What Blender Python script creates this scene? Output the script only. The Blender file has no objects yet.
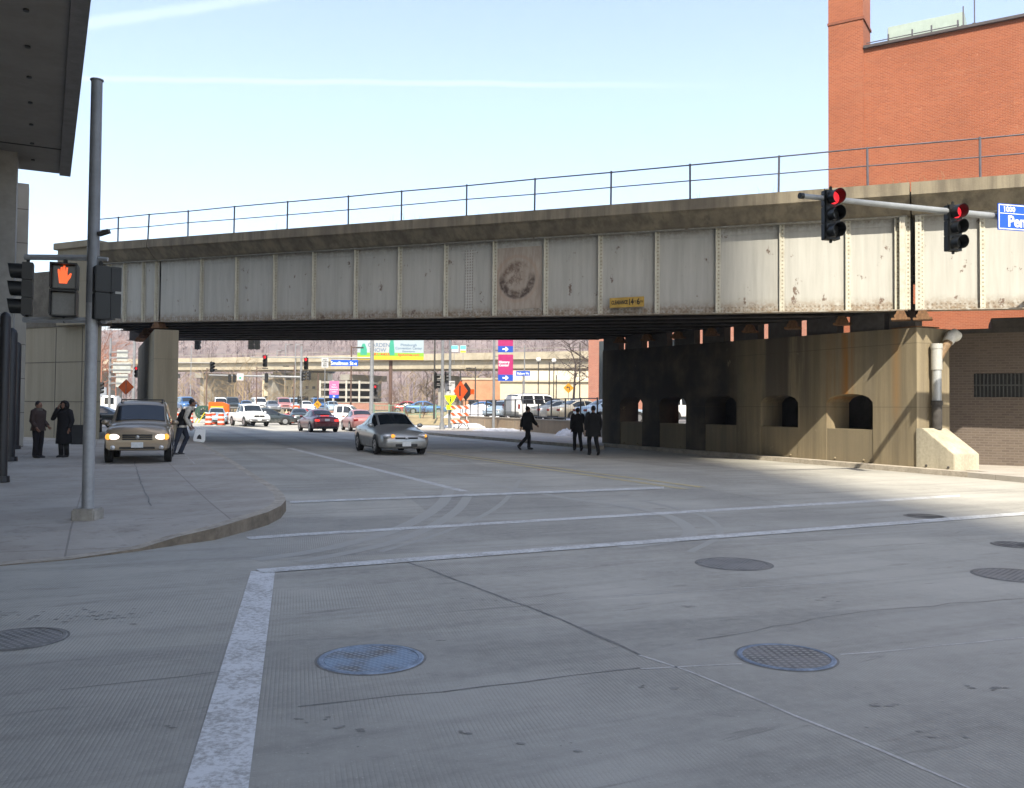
import bpy, bmesh, math, random
from mathutils import Vector, Matrix
V = Vector
R = math.radians
C = bpy.context.scene.collection
rnd = random.Random(7)

# ------------------------------------------------------------------ camera
F, EYE = 885.0, 1.68
TH, RO = math.atan(24 / 885.0), R(0.5)
CM = Matrix.Rotation(math.pi / 2 + TH, 3, 'X') @ Matrix.Rotation(RO, 3, 'Z')
cd = bpy.data.cameras.new('camera')
cam = bpy.data.objects.new('camera', cd)
C.objects.link(cam)
cam.matrix_world = Matrix.Translation((0, 0, EYE)) @ CM.to_4x4()
cd.sensor_fit = 'HORIZONTAL'
cd.sensor_width = 36
cd.lens = F / 1024 * 36
cd.shift_y = -10 / 1024
cd.clip_end = 3000
cd.clip_start = 0.05
bpy.context.scene.camera = cam


def ray(px, py):
    return CM @ V(((px - 512) / F, -(py - 384) / F, -1))


def G(px, py, z=0.0):
    """where the sight line through a spot of the photo meets the level z"""
    d = ray(px, py)
    return V((0, 0, EYE)) + d * ((z - EYE) / d.z)


def D(px, py, Y):
    """the point of a sight line at the distance Y in front of the camera"""
    d = ray(px, py)
    return V((0, 0, EYE)) + d * (Y / d.y)


# ------------------------------------------------------------------ materials
MATS = {}


class NB:
    def __init__(s, name):
        s.m = bpy.data.materials.new(name)
        s.m.use_nodes = True
        s.t = s.m.node_tree
        s.t.nodes.clear()
        s.out = s.t.nodes.new('ShaderNodeOutputMaterial')
        s.b = s.t.nodes.new('ShaderNodeBsdfPrincipled')
        s.t.links.new(s.b.outputs[0], s.out.inputs[0])
        s.tc = s.t.nodes.new('ShaderNodeTexCoord')
        s.o = s.tc.outputs['Object']

    def n(s, typ, **kw):
        nd = s.t.nodes.new('ShaderNode' + typ)
        for k, v in kw.items():
            setattr(nd, k, v)
        return nd

    def put(s, inp, v):
        if isinstance(v, bpy.types.NodeSocket):
            s.t.links.new(v, inp)
        else:
            inp.default_value = v

    def math(s, op, a, b=0.0, c=None, clamp=False):
        nd = s.n('Math', operation=op, use_clamp=clamp)
        s.put(nd.inputs[0], a)
        s.put(nd.inputs[1], b)
        if c is not None:
            s.put(nd.inputs[2], c)
        return nd.outputs[0]

    def map(s, sc=(1, 1, 1), rot=(0, 0, 0), loc=(0, 0, 0), vec=None):
        nd = s.n('Mapping')
        s.put(nd.inputs[0], vec or s.o)
        nd.inputs['Location'].default_value = loc
        nd.inputs['Rotation'].default_value = rot
        nd.inputs['Scale'].default_value = sc
        return nd.outputs[0]

    def noise(s, vec, scale, detail=4, rough=.55, dist=0.0):
        nd = s.n('TexNoise')
        s.put(nd.inputs['Vector'], vec)
        nd.inputs['Scale'].default_value = scale
        nd.inputs['Detail'].default_value = detail
        nd.inputs['Roughness'].default_value = rough
        nd.inputs['Distortion'].default_value = dist
        return nd.outputs[0]

    def ss(s, v, a, b):
        """smooth step of v from a to b"""
        nd = s.n('MapRange', interpolation_type='SMOOTHSTEP')
        s.put(nd.inputs[0], v)
        nd.inputs[1].default_value = a
        nd.inputs[2].default_value = b
        return nd.outputs[0]

    def mix(s, f, a, b, mode='MIX'):
        nd = s.n('Mix', data_type='RGBA', blend_type=mode)
        s.put(nd.inputs[0], f)
        for i, v in ((6, a), (7, b)):
            if isinstance(v, bpy.types.NodeSocket):
                s.t.links.new(v, nd.inputs[i])
            else:
                nd.inputs[i].default_value = (*v[:3], 1)
        return nd.outputs[2]

    def xyz(s, vec=None):
        nd = s.n('SeparateXYZ')
        s.put(nd.inputs[0], vec or s.o)
        return nd.outputs

    def comb(s, x, y, z=0.0):
        nd = s.n('CombineXYZ')
        for i, v in enumerate((x, y, z)):
            s.put(nd.inputs[i], v)
        return nd.outputs[0]

    def col(s, v):
        if isinstance(v, bpy.types.NodeSocket):
            s.t.links.new(v, s.b.inputs['Base Color'])
        else:
            s.b.inputs['Base Color'].default_value = (*v[:3], 1)

    def bump(s, h, strength=.3, dist=.01):
        nd = s.n('Bump')
        nd.inputs['Strength'].default_value = strength
        nd.inputs['Distance'].default_value = dist
        s.t.links.new(h, nd.inputs['Height'])
        s.t.links.new(nd.outputs[0], s.b.inputs['Normal'])

    def set(s, **kw):
        for k, v in kw.items():
            s.put(s.b.inputs[k.replace('_', ' ')], v)
        return s


def k(c, f):
    return tuple(min(1, x * f) for x in c[:3])


def pm(name, col, rough=.75, metal=0.0, var=.18, scale=3.0, bump=0.0, bscale=40, coat=0.0, streak=0, spec=.4):
    """a plain surface with uneven tone"""
    if name in MATS:
        return MATS[name]
    b = NB(name)
    vec = b.map((1, 1, .06)) if streak else b.o
    f = b.noise(vec, scale, 6, .6)
    f2 = b.noise(b.o, scale * 6.3, 4, .6)
    f = b.math('MULTIPLY_ADD', f, .65, b.math('MULTIPLY', f2, .35))
    f = b.ss(f, .3, .7)
    b.col(b.mix(f, k(col, 1 - var), k(col, 1 + var)))
    b.set(Roughness=rough, Metallic=metal, Coat_Weight=coat, Specular_IOR_Level=spec)
    if bump:
        b.bump(b.noise(b.o, bscale, 5), bump, .01)
    MATS[name] = b.m
    return b.m


def em(name, col, strength, base=(.1, .1, .1)):
    if name in MATS:
        return MATS[name]
    b = NB(name)
    b.col(base)
    b.b.inputs['Emission Color'].default_value = (*col, 1)
    b.b.inputs['Emission Strength'].default_value = strength
    b.set(Roughness=.3)
    MATS[name] = b.m
    return b.m


def glass(name='car_glass', col=(.012, .016, .02), rough=.04):
    if name in MATS:
        return MATS[name]
    b = NB(name)
    f = b.noise(b.o, 3, 2)
    b.col(b.mix(f, k(col, .6), k(col, 1.4)))
    b.set(Roughness=rough, Specular_IOR_Level=.65)
    MATS[name] = b.m
    return b.m


def paint(name, col, metal=.35, rough=.38):
    if name in MATS:
        return MATS[name]
    b = NB(name)
    z = b.xyz()[2]
    d = b.noise(b.o, 5, 5)
    dirt = b.math('MULTIPLY', b.math('SUBTRACT', 1.0, b.ss(z, .2, .75)), b.ss(d, .3, .7))
    b.col(b.mix(b.math('MULTIPLY', dirt, .55), col, (.24, .22, .2)))
    b.put(b.b.inputs['Roughness'], b.math('MULTIPLY_ADD', dirt, .35, rough))
    b.set(Metallic=metal, Coat_Weight=.5, Coat_Roughness=.12)
    MATS[name] = b.m
    return b.m


def brick(name, c1, c2, mortar, bw=.21, bh=.075, blot=.25, ms=.012):
    if name in MATS:
        return MATS[name]
    b = NB(name)
    x, y, z = b.xyz()
    nx = b.math('ABSOLUTE', b.xyz(b.tc.outputs['Normal'])[0])
    g = b.math('GREATER_THAN', nx, .7)
    u = b.math('ADD', b.math('MULTIPLY', x, b.math('SUBTRACT', 1.0, g)), b.math('MULTIPLY', y, g))
    t = b.n('TexBrick')
    b.put(t.inputs['Vector'], b.comb(u, z))
    t.inputs['Scale'].default_value = 1
    t.inputs['Brick Width'].default_value = bw
    t.inputs['Row Height'].default_value = bh
    t.inputs['Mortar Size'].default_value = ms
    t.inputs['Mortar Smooth'].default_value = .3
    for i, c in zip(('Color1', 'Color2', 'Mortar'), (c1, c2, mortar)):
        t.inputs[i].default_value = (*c, 1)
    n1 = b.noise(b.comb(b.math('MULTIPLY', u, .5), b.math('MULTIPLY', z, 3.0)), .8, 6, .7)
    n2 = b.noise(b.comb(u, z), .22, 4)
    c = b.mix(b.math('MULTIPLY', b.ss(n1, .5, .72), .4), t.outputs[0], k(mortar, .9))
    c = b.mix(b.math('MULTIPLY', b.ss(n2, .4, .65), blot), c, k(c2, .55))
    n3 = b.noise(b.comb(u, b.math('MULTIPLY', z, 1.6)), 2.6, 3)
    c = b.mix(b.math('MULTIPLY', b.ss(n3, .66, .74), .6), c, k(mortar, 1.25))
    b.col(c)
    b.set(Roughness=.9)
    b.bump(b.math('SUBTRACT', 1.0, t.outputs[1]), .5, .008)
    MATS[name] = b.m
    return b.m


# ------------------------------------------------------------------ mesh helpers
class MB:
    def __init__(s):
        s.v, s.f = [], []

    def add(s, vs, fs):
        o = len(s.v)
        s.v += [V(p) for p in vs]
        s.f += [[i + o for i in f] for f in fs]
        return s

    def box(s, c, size, rot=None):
        x, y, z = (q / 2 for q in size)
        vs = [V((a, b, d)) for a in (-x, x) for b in (-y, y) for d in (-z, z)]
        if rot is not None:
            vs = [rot @ p for p in vs]
        return s.add([p + V(c) for p in vs],
                     [(0, 1, 3, 2), (4, 6, 7, 5), (0, 4, 5, 1), (2, 3, 7, 6), (0, 2, 6, 4), (1, 5, 7, 3)])

    def b2(s, lo, hi):
        lo, hi = V(lo), V(hi)
        return s.box((lo + hi) / 2, hi - lo)

    def prism(s, poly, ext):
        n = len(poly)
        e = V(ext)
        a = [V(p) for p in poly]
        fs = [list(range(n)), list(range(2 * n - 1, n - 1, -1))]
        fs += [(i, i + n, (i + 1) % n + n, (i + 1) % n) for i in range(n)]
        return s.add(a + [p + e for p in a], fs)

    def sweep(s, pts, rad, n=8, cap=True, flat=1.0):
        pts = [V(p) for p in pts]
        if not hasattr(rad, '__len__'):
            rad = [rad] * len(pts)
        rings = []
        ref = None
        for i, p in enumerate(pts):
            t = (pts[min(i + 1, len(pts) - 1)] - pts[max(i - 1, 0)])
            t = t.normalized() if t.length > 1e-9 else V((0, 0, 1))
            if ref is None:
                ref = V((1, 0, 0)) if abs(t.x) < .8 else V((0, 1, 0))
            a = (ref - t * ref.dot(t)).normalized()
            ref = a
            bb = t.cross(a)
            rings.append([p + (a * math.cos(2 * math.pi * j / n) + bb * math.sin(2 * math.pi * j / n) * flat) * rad[i]
                          for j in range(n)])
        vs = [q for r in rings for q in r]
        fs = []
        for i in range(len(pts) - 1):
            for j in range(n):
                fs.append((i * n + j, i * n + (j + 1) % n, (i + 1) * n + (j + 1) % n, (i + 1) * n + j))
        if cap:
            fs.append(list(range(n))[::-1])
            fs.append([(len(pts) - 1) * n + j for j in range(n)])
        return s.add(vs, fs)

    def rings(s, rr, n=12, cap=True):
        """stacked ellipses: (cx, cy, z, rx, ry)"""
        vs = [(cx + rx * math.cos(2 * math.pi * j / n), cy + ry * math.sin(2 * math.pi * j / n), z)
              for cx, cy, z, rx, ry in rr for j in range(n)]
        fs = [(i * n + j, i * n + (j + 1) % n, (i + 1) * n + (j + 1) % n, (i + 1) * n + j)
              for i in range(len(rr) - 1) for j in range(n)]
        if cap:
            fs += [list(range(n))[::-1], [(len(rr) - 1) * n + j for j in range(n)]]
        return s.add(vs, fs)

    def ball(s, c, r, n=12, m=8, rot=None):
        r = V(r) if hasattr(r, '__len__') else V((r, r, r))
        c = V(c)
        vs = []
        for i in range(m + 1):
            ph = math.pi * i / m
            for j in range(n):
                p = V((r.x * math.sin(ph) * math.cos(2 * math.pi * j / n), r.y * math.sin(ph) * math.sin(2 * math.pi * j / n),
                       -r.z * math.cos(ph)))
                vs.append(c + (rot @ p if rot is not None else p))
        fs = [(i * n + j, i * n + (j + 1) % n, (i + 1) * n + (j + 1) % n, (i + 1) * n + j) for i in range(m) for j in range(n)]
        return s.add(vs, fs)

    def quad(s, a, b, c, d):
        return s.add([a, b, c, d], [(0, 1, 2, 3)])

    def build(s, name, mat, parent=None, smooth=False, bevel=0.0, ang=35, rel=None, kind=None, loc=None):
        me = bpy.data.meshes.new(name)
        off = V(rel) if rel is not None else V((0, 0, 0))
        me.from_pydata([p - off for p in s.v], [], s.f)
        bm = bmesh.new()
        bm.from_mesh(me)
        bmesh.ops.remove_doubles(bm, verts=bm.verts, dist=1e-5)
        bmesh.ops.dissolve_degenerate(bm, edges=bm.edges, dist=1e-6)
        bmesh.ops.recalc_face_normals(bm, faces=bm.faces)
        if bevel:
            es = [e for e in bm.edges if len(e.link_faces) == 2 and e.calc_face_angle(0) > R(30)]
            if es:
                bmesh.ops.bevel(bm, geom=es, offset=bevel, segments=2, affect='EDGES', clamp_overlap=True)
        bm.to_mesh(me)
        bm.free()
        if smooth or bevel:
            for p in me.polygons:
                p.use_smooth = True
            me.set_sharp_from_angle(angle=R(ang))
        if mat:
            me.materials.append(mat)
        o = bpy.data.objects.new(name, me)
        C.objects.link(o)
        if parent:
            o.parent = parent
        if loc is not None:
            o.location = loc
        if kind:
            o['kind'] = kind
        return o


def empty(name, label, cat, loc=(0, 0, 0), rotz=0.0, group=None):
    o = bpy.data.objects.new(name, None)
    o.empty_display_size = .2
    C.objects.link(o)
    o.location = loc
    o.rotation_euler = (0, 0, rotz)
    return tag(o, label, cat, group)


def tag(o, label, cat, group=None):
    o['label'] = label
    o['category'] = cat
    if group:
        o['group'] = group
    return o


def dup(o, parent=None):
    c = o.copy()
    C.objects.link(c)
    if parent:
        c.parent = parent
    for ch in list(o.children):
        dup(ch, c)
    return c


def text(s, size, name, mat, parent, loc, rot, align='CENTER', ext=.004, sx=1.0, bold=.0):
    cu = bpy.data.curves.new(name, 'FONT')
    cu.body = s
    cu.size = size
    cu.extrude = ext
    cu.offset = bold
    cu.align_x = align
    cu.align_y = 'CENTER'
    cu.resolution_u = 3
    cu.materials.append(mat)
    tmp = bpy.data.objects.new(name, cu)
    C.objects.link(tmp)
    me = bpy.data.meshes.new_from_object(tmp.evaluated_get(bpy.context.evaluated_depsgraph_get()))
    bpy.data.objects.remove(tmp)
    o = bpy.data.objects.new(name, me)
    C.objects.link(o)
    o.parent = parent
    o.location = loc
    o.rotation_euler = rot
    o.scale = (sx, 1, 1)
    return o


UP = (math.pi / 2, 0, 0)      # text standing up, read from -Y
# ------------------------------------------------------------------ sky, sun
TOSUN = V((.14, -3.565, 3.95)).normalized()
EL = math.asin(TOSUN.z)
AZ = math.atan2(TOSUN.x, TOSUN.y)
sc = bpy.context.scene
w = bpy.data.worlds.new('World')
sc.world = w
w.use_nodes = True
nt = w.node_tree
bg = nt.nodes['Background']
sky = nt.nodes.new('ShaderNodeTexSky')
sky.sky_type = 'NISHITA'
sky.sun_disc = False
sky.sun_elevation = EL
sky.sun_rotation = AZ
sky.air_density = 1.0
sky.dust_density = 1.6
sky.ozone_density = 1.0
bg.inputs[1].default_value = 0.085
tcw = nt.nodes.new('ShaderNodeTexCoord')


def wn(typ, **kw):
    nd = nt.nodes.new('ShaderNode' + typ)
    for a_, v_ in kw.items():
        setattr(nd, a_, v_)
    return nd


def contrail(p, q, width, amount, prev):
    """a thin ice trail: a band of sky along the great circle through two directions"""
    a, b = ray(*p).normalized(), ray(*q).normalized()
    nrm, mid = a.cross(b).normalized(), (a + b).normalized()
    d1 = wn('VectorMath', operation='DOT_PRODUCT')
    nt.links.new(tcw.outputs['Generated'], d1.inputs[0])
    d1.inputs[1].default_value = nrm
    d2 = wn('VectorMath', operation='DOT_PRODUCT')
    nt.links.new(tcw.outputs['Generated'], d2.inputs[0])
    d2.inputs[1].default_value = mid
    no = wn('TexNoise')
    nt.links.new(tcw.outputs['Generated'], no.inputs[0])
    no.inputs['Scale'].default_value = 14
    no.inputs['Detail'].default_value = 5
    ad = wn('Math', operation='MULTIPLY_ADD')
    nt.links.new(no.outputs[0], ad.inputs[0])
    ad.inputs[1].default_value = width * 1.2
    nt.links.new(d1.outputs['Value'], ad.inputs[2])
    ab = wn('Math', operation='SUBTRACT')
    nt.links.new(ad.outputs[0], ab.inputs[0])
    ab.inputs[1].default_value = width * .6
    ab2 = wn('Math', operation='ABSOLUTE')
    nt.links.new(ab.outputs[0], ab2.inputs[0])
    m1 = wn('MapRange', interpolation_type='SMOOTHSTEP')
    nt.links.new(ab2.outputs[0], m1.inputs[0])
    m1.inputs[1].default_value = width
    m1.inputs[2].default_value = width * .2
    m2 = wn('MapRange', interpolation_type='SMOOTHSTEP')
    nt.links.new(d2.outputs['Value'], m2.inputs[0])
    m2.inputs[1].default_value = .88
    m2.inputs[2].default_value = .99
    mu = wn('Math', operation='MULTIPLY')
    nt.links.new(m1.outputs[0], mu.inputs[0])
    nt.links.new(m2.outputs[0], mu.inputs[1])
    mu2 = wn('Math', operation='MULTIPLY')
    nt.links.new(mu.outputs[0], mu2.inputs[0])
    mu2.inputs[1].default_value = amount
    mx = wn('Mix', data_type='RGBA')
    nt.links.new(mu2.outputs[0], mx.inputs[0])
    nt.links.new(prev, mx.inputs[6])
    mx.inputs[7].default_value = (9, 9, 9, 1)
    return mx.outputs[2]


hs = wn('HueSaturation')
hs.inputs['Saturation'].default_value = .95
nt.links.new(sky.outputs[0], hs.inputs['Color'])
c_ = contrail((90, 24), (280, -6), .008, .08, hs.outputs[0])
c_ = contrail((60, 79), (520, 84), .004, .07, c_)
nt.links.new(c_, bg.inputs[0])
sl = bpy.data.lights.new('sun', 'SUN')
sl.energy = 2.6
sl.angle = R(.53)
sl.color = (1, .93, .8)
so = bpy.data.objects.new('sun', sl)
C.objects.link(so)
so.rotation_euler = TOSUN.to_track_quat('Z', 'Y').to_euler()
so.location = (0, -20, 60)
vs_ = sc.view_settings
vs_.view_transform = 'Standard'
vs_.look = 'None'
vs_.gamma = 1
vs_.exposure = 2.0
vs_.use_curve_mapping = False
sc.cycles.max_bounces = 6
sc.cycles.diffuse_bounces = 2
sc.cycles.caustics_reflective = False
sc.cycles.caustics_refractive = False
sc.cycles.use_denoising = True

# ------------------------------------------------------------------ directions of the place
PSI = R(24.5)
RD = V((-math.sin(PSI), math.cos(PSI), 0))       # along the road, away
RC = V((math.cos(PSI), math.sin(PSI), 0))        # across the road, to the right
BA = R(63.4)
BB = V((-math.sin(BA), math.cos(BA), 0))         # along the bridge, to the left
BN = V((math.cos(BA), math.sin(BA), 0))          # across the bridge, away
C0 = V((11.28, 24.65, 0))                        # near corner of the right-hand pier
BZ = math.atan2(-BB.y, -BB.x)                    # rotation of the bridge's own frame (x to the right)
SL = .0248                                       # the bridge climbs to the left


# ------------------------------------------------------------------ ground materials
def road_mat(name, base, tine_dir, tine=.35):
    b = NB(name)
    p = b.o
    n1 = b.noise(p, .35, 5, .6)
    n2 = b.noise(p, 9, 6, .7)
    n3 = b.noise(b.map((.14, 2.2, 1), vec=b.map(rot=(0, 0, -PSI))), 1.1, 5, .65)      # wear along the wheel tracks
    c = b.mix(b.ss(n1, .3, .7), k(base, .78), k(base, 1.2))
    c = b.mix(b.math('MULTIPLY', b.ss(n3, .45, .7), .55), c, k(base, .6))
    c = b.mix(b.math('MULTIPLY', b.ss(n2, .3, .75), .35), c, k(base, 1.35))
    n4 = b.noise(b.map((.5, 2.4, 1), vec=b.map(rot=(0, 0, -PSI))), 1.6, 6, .7, .6)
    c = b.mix(b.math('MULTIPLY', b.ss(n4, .58, .70), .55), c, k(base, .45))    # oil and patches
    n5 = b.noise(b.map((1, 1, 1)), 60, 3, .8)
    c = b.mix(b.math('MULTIPLY', b.ss(n5, .60, .70), .6), c, k(base, 1.7))     # pale stones
    n6 = b.noise(b.map((.6, 1.6, 1), loc=(5, 3, 0)), 4.2, 6, .78)
    c = b.mix(b.math('MULTIPLY', b.ss(n6, .64, .71), .6), c, k(base, .4))      # dark spots
    wv = b.n('TexWave', wave_type='BANDS', bands_direction='X')
    wv.inputs['Scale'].default_value = 12.5
    wv.inputs['Distortion'].default_value = .6
    wv.inputs['Detail'].default_value = 2
    wv.inputs['Detail Scale'].default_value = .8
    b.put(wv.inputs['Vector'], b.map((1, 1, 1), (0, 0, tine_dir)))
    rub = b.ss(b.noise(p, .5, 4), .38, .62)
    c = b.mix(b.math('MULTIPLY', b.math('MULTIPLY', b.ss(wv.outputs[1], .2, .0), rub), tine), c, k(base, .5))
    sl_ = b.n('TexBrick')
    b.put(sl_.inputs['Vector'], b.map(rot=(0, 0, R(-14)), loc=(1.1, .6, 0)))
    sl_.inputs['Scale'].default_value = 1
    sl_.inputs['Brick Width'].default_value = 6.5
    sl_.inputs['Row Height'].default_value = 3.6
    sl_.inputs['Mortar Size'].default_value = .0
    sl_.inputs['Color1'].default_value = (.9, .9, .9, 1)
    sl_.inputs['Color2'].default_value = (1.08, 1.07, 1.05, 1)
    c = b.mix(1.0, c, sl_.outputs[0], 'MULTIPLY')
    ln = b.xyz(b.map(rot=(0, 0, -PSI)))
    lane = b.noise(b.comb(b.math('MULTIPLY', ln[0], .75), b.math('MULTIPLY', ln[1], .012)), 1.0, 3, .5)
    c = b.mix(b.math('MULTIPLY', b.math('MULTIPLY', b.ss(lane, .5, .68), b.ss(ln[1], 17, 24)), .5), c, k(base, .5))   # drip and rubber along the lanes
    drop = b.noise(b.map(loc=(9, 2, 0)), 22, 3, .6)
    c = b.mix(b.math('MULTIPLY', b.ss(drop, .70, .76), .65), c, k(base, .35))
    b.col(c)
    b.set(Roughness=.82, Specular_IOR_Level=.35)
    b.bump(b.math('ADD', n5, b.math('MULTIPLY', wv.outputs[1], b.math('MULTIPLY', rub, .7))), .35, .004)
    MATS[name] = b.m
    return b.m


M_ROAD = road_mat('road concrete', (.358, .342, .300), R(-13.7), .5)
M_WALK = NB('sidewalk concrete')
b = M_WALK
n1 = b.noise(b.o, .6, 6, .65)
n2 = b.noise(b.o, 5, 6, .7)
n3 = b.noise(b.o, 45, 4, .7)
c = b.mix(b.ss(n1, .3, .7), (.33, .295, .25), (.43, .395, .345))
c = b.mix(b.math('MULTIPLY', b.ss(n2, .52, .72), .5), c, (.19, .165, .14))
c = b.mix(b.math('MULTIPLY', b.ss(n3, .6, .72), .3), c, (.5, .47, .43))
sj = b.n('TexBrick')
b.put(sj.inputs['Vector'], b.map(rot=(0, 0, -PSI), loc=(.4, .2, 0)))
sj.offset = 0
for a_, v_ in (('Scale', 1), ('Brick Width', 1.9), ('Row Height', 1.9), ('Mortar Size', .012), ('Mortar Smooth', .2)):
    sj.inputs[a_].default_value = v_
for a_, v_ in (('Color1', .92), ('Color2', 1.06), ('Mortar', .7)):
    sj.inputs[a_].default_value = (v_, v_, v_, 1)
c = b.mix(1.0, c, sj.outputs[0], 'MULTIPLY')
b.col(c)
b.set(Roughness=.86, Specular_IOR_Level=.3)
b.bump(b.math('ADD', n3, b.math('MULTIPLY', sj.outputs[1], -1.0)), .3, .006)
M_WALK = M_WALK.m
M_KERB = pm('kerb stone', (.38, .335, .27), .85, var=.3, scale=3, bump=.3)
M_GROUND = pm('bare ground', (.26, .23, .17), .95, var=.3, scale=.12)


def worn(name, colr, under, amount=.5):
    b = NB(name)
    n1 = b.noise(b.o, 3.0, 6, .7)
    n2 = b.noise(b.map((1, 1, 1), (0, 0, R(14))), 26, 5, .75)
    f = b.ss(b.math('MULTIPLY_ADD', n2, .6, b.math('MULTIPLY', n1, .4)), amount - .09, amount + .09)
    b.col(b.mix(f, under, colr))
    b.set(Roughness=.75)
    MATS[name] = b.m
    return b.m


M_WHITE = worn('worn white road paint', (.66, .66, .65), (.35, .335, .31), .475)
M_WHITE2 = worn('faded white road paint', (.60, .60, .58), (.34, .325, .30), .485)
M_YEL = worn('faded yellow road paint', (.52, .42, .18), (.32, .30, .265), .485)


# ------------------------------------------------------------------ ground, road, walks, kerbs
def flat(name, pts, mat, z=0.0, sub=0):
    mb = MB()
    mb.add([(p[0], p[1], z) for p in pts], [list(range(len(pts)))])
    return mb.build(name, mat, kind='structure')


flat('ground', [(-1500, -300), (1500, -300), (1500, 1600), (-1500, 1600)], M_GROUND, -.03)
flat('road', [(-90, -75), (60, -75), (60, 20), (14, 120), (-70, 120), (-90, 60)], M_ROAD)

# plaza and sidewalk at the left, with its rounded corner
edge = [(0, 566), (70, 560), (140, 551), (178, 545), (215, 540), (248, 531), (268, 525), (281, 518), (286, 511), (283, 503),
        (274, 494), (262, 486), (248, 476), (236, 467), (222, 458), (207, 449), (190, 439.5)]
hts = [.012, .012, .03, .10, .15, .175, .185, .185, .18, .17, .16, .15, .14, .13, .12, .12, .12]
ep = []
for (x_, y_), h_ in zip(edge, hts):
    g = G(x_, y_)
    ep.append((g.x, g.y, h_))
far = V(ep[-1][:2] + (0,)) + RD * 60
ep.append((far.x, far.y, .12))
near = V((ep[0][0], ep[0][1], 0)) - RC * 30
ep.insert(0, (near.x, near.y, .012))
KW = .17
inn = []
for i, p in enumerate(ep):
    a = V(ep[max(i - 1, 0)][:2]) if i else V(p[:2])
    b_ = V(ep[min(i + 1, len(ep) - 1)][:2])
    t = (b_ - a).normalized()
    inn.append((p[0] - t.y * KW, p[1] + t.x * KW, p[2] + .004))
mb, mf = MB(), MB()
for i in range(len(ep) - 1):
    a, b_ = ep[i], ep[i + 1]
    c, d = inn[i + 1], inn[i]
    mb.quad(a, b_, c, d)
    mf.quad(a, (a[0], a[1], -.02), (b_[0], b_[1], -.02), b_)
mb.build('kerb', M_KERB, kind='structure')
mf.build('kerb', pm('dark brown kerb face', (.17, .14, .105), .9, var=.35, scale=2.5, bump=.4), kind='structure')  # upright face coloured darker and browner than the kerb top
mb = MB()
n_ = len(inn)
inner2 = []
for i, p in enumerate(inn):
    a = V(inn[max(i - 1, 0)][:2])
    b_ = V(inn[min(i + 1, n_ - 1)][:2])
    t = (b_ - a).normalized()
    inner2.append((p[0] - t.y * 1.3, p[1] + t.x * 1.3, .11 if p[2] < .1 else .125))
for i in range(n_ - 1):
    mb.quad(inn[i], inn[i + 1], inner2[i + 1], inner2[i])
back = [(-75, 150, .12), (-75, inner2[0][1] - 10, .12)]
mb.add(inner2 + back, [list(range(n_ + 2))])
PLAZA = mb.build('plaza', M_WALK, kind='structure')
PZ = .12


def bar(name, p0, p1, width, mat, z=.004, n=1):
    a, b_ = G(*p0), G(*p1)
    t = (b_ - a).normalized()
    s = V((-t.y, t.x, 0)) * width / 2
    mb = MB()
    mb.quad(a - s, b_ - s, b_ + s, a + s)
    for i, p in enumerate(mb.v):
        p.z = z
    return mb.build(name, mat, kind='structure')


def pxquad(name, pts, mat, z=.004):
    mb = MB()
    mb.add([(*G(*p).xy, z) for p in pts], [list(range(len(pts)))])
    return mb.build(name, mat, kind='structure')


pxquad('stop_line', [(180, 800), (247, 800), (275, 571.5), (251, 571.5)], M_WHITE)
pxquad('crosswalk_line', [(256, 569.8), (1100, 506.6), (1100, 509.6), (262, 573.6)], M_WHITE2, .008)
pxquad('crosswalk_line', [(246, 537.2), (300, 533.5), (960, 494.8), (960, 497.0), (300, 536.0), (250, 539.7)], M_WHITE2)
pxquad('crosswalk_line', [(290, 501.5), (664, 486.8), (664, 489.0), (290, 503.4)], M_WHITE2, .008)
pxquad('lane_line', [(286, 448.3), (293, 448.3), (470, 491.5), (460, 491.5)], M_WHITE2, .004)
pxquad('centre_line', [(424, 452), (428, 452), (690, 489), (682, 489.4)], M_YEL, .004)
pxquad('centre_line', [(433, 452), (437, 452), (706, 487.2), (699, 487.6)], M_YEL, .004)

# slab joints and cracks
M_JOINT = pm('tar filled joint', (.17, .162, .148), .7, var=.4, scale=6)
M_PALE = pm('pale worn joint', (.47, .45, .42), .8, var=.35, scale=5)


def joint(pts, width, mat, z=.002, name='road_joint', jit=.012):
    mb = MB()
    P = []
    r_ = random.Random(len(pts) * 7 + int(pts[0][0]))
    for i in range(len(pts) - 1):
        a, b_ = G(*pts[i]), G(*pts[i + 1])
        n = max(2, int((b_ - a).length / .25))
        for j in range(n):
            P.append(a.lerp(b_, j / n) + V((r_.uniform(-jit, jit), r_.uniform(-jit, jit), 0)))
    P.append(G(*pts[-1]))
    for i in range(len(P) - 1):
        t = (P[i + 1] - P[i]).normalized()
        s = V((-t.y, t.x, 0)) * width * r_.uniform(.3, .6)
        for q in (P[i], P[i + 1]):
            q.z = z
        mb.quad(P[i] - s, P[i + 1] - s, P[i + 1] + s, P[i] + s)
    return mb.build(name, mat, kind='structure')


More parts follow.
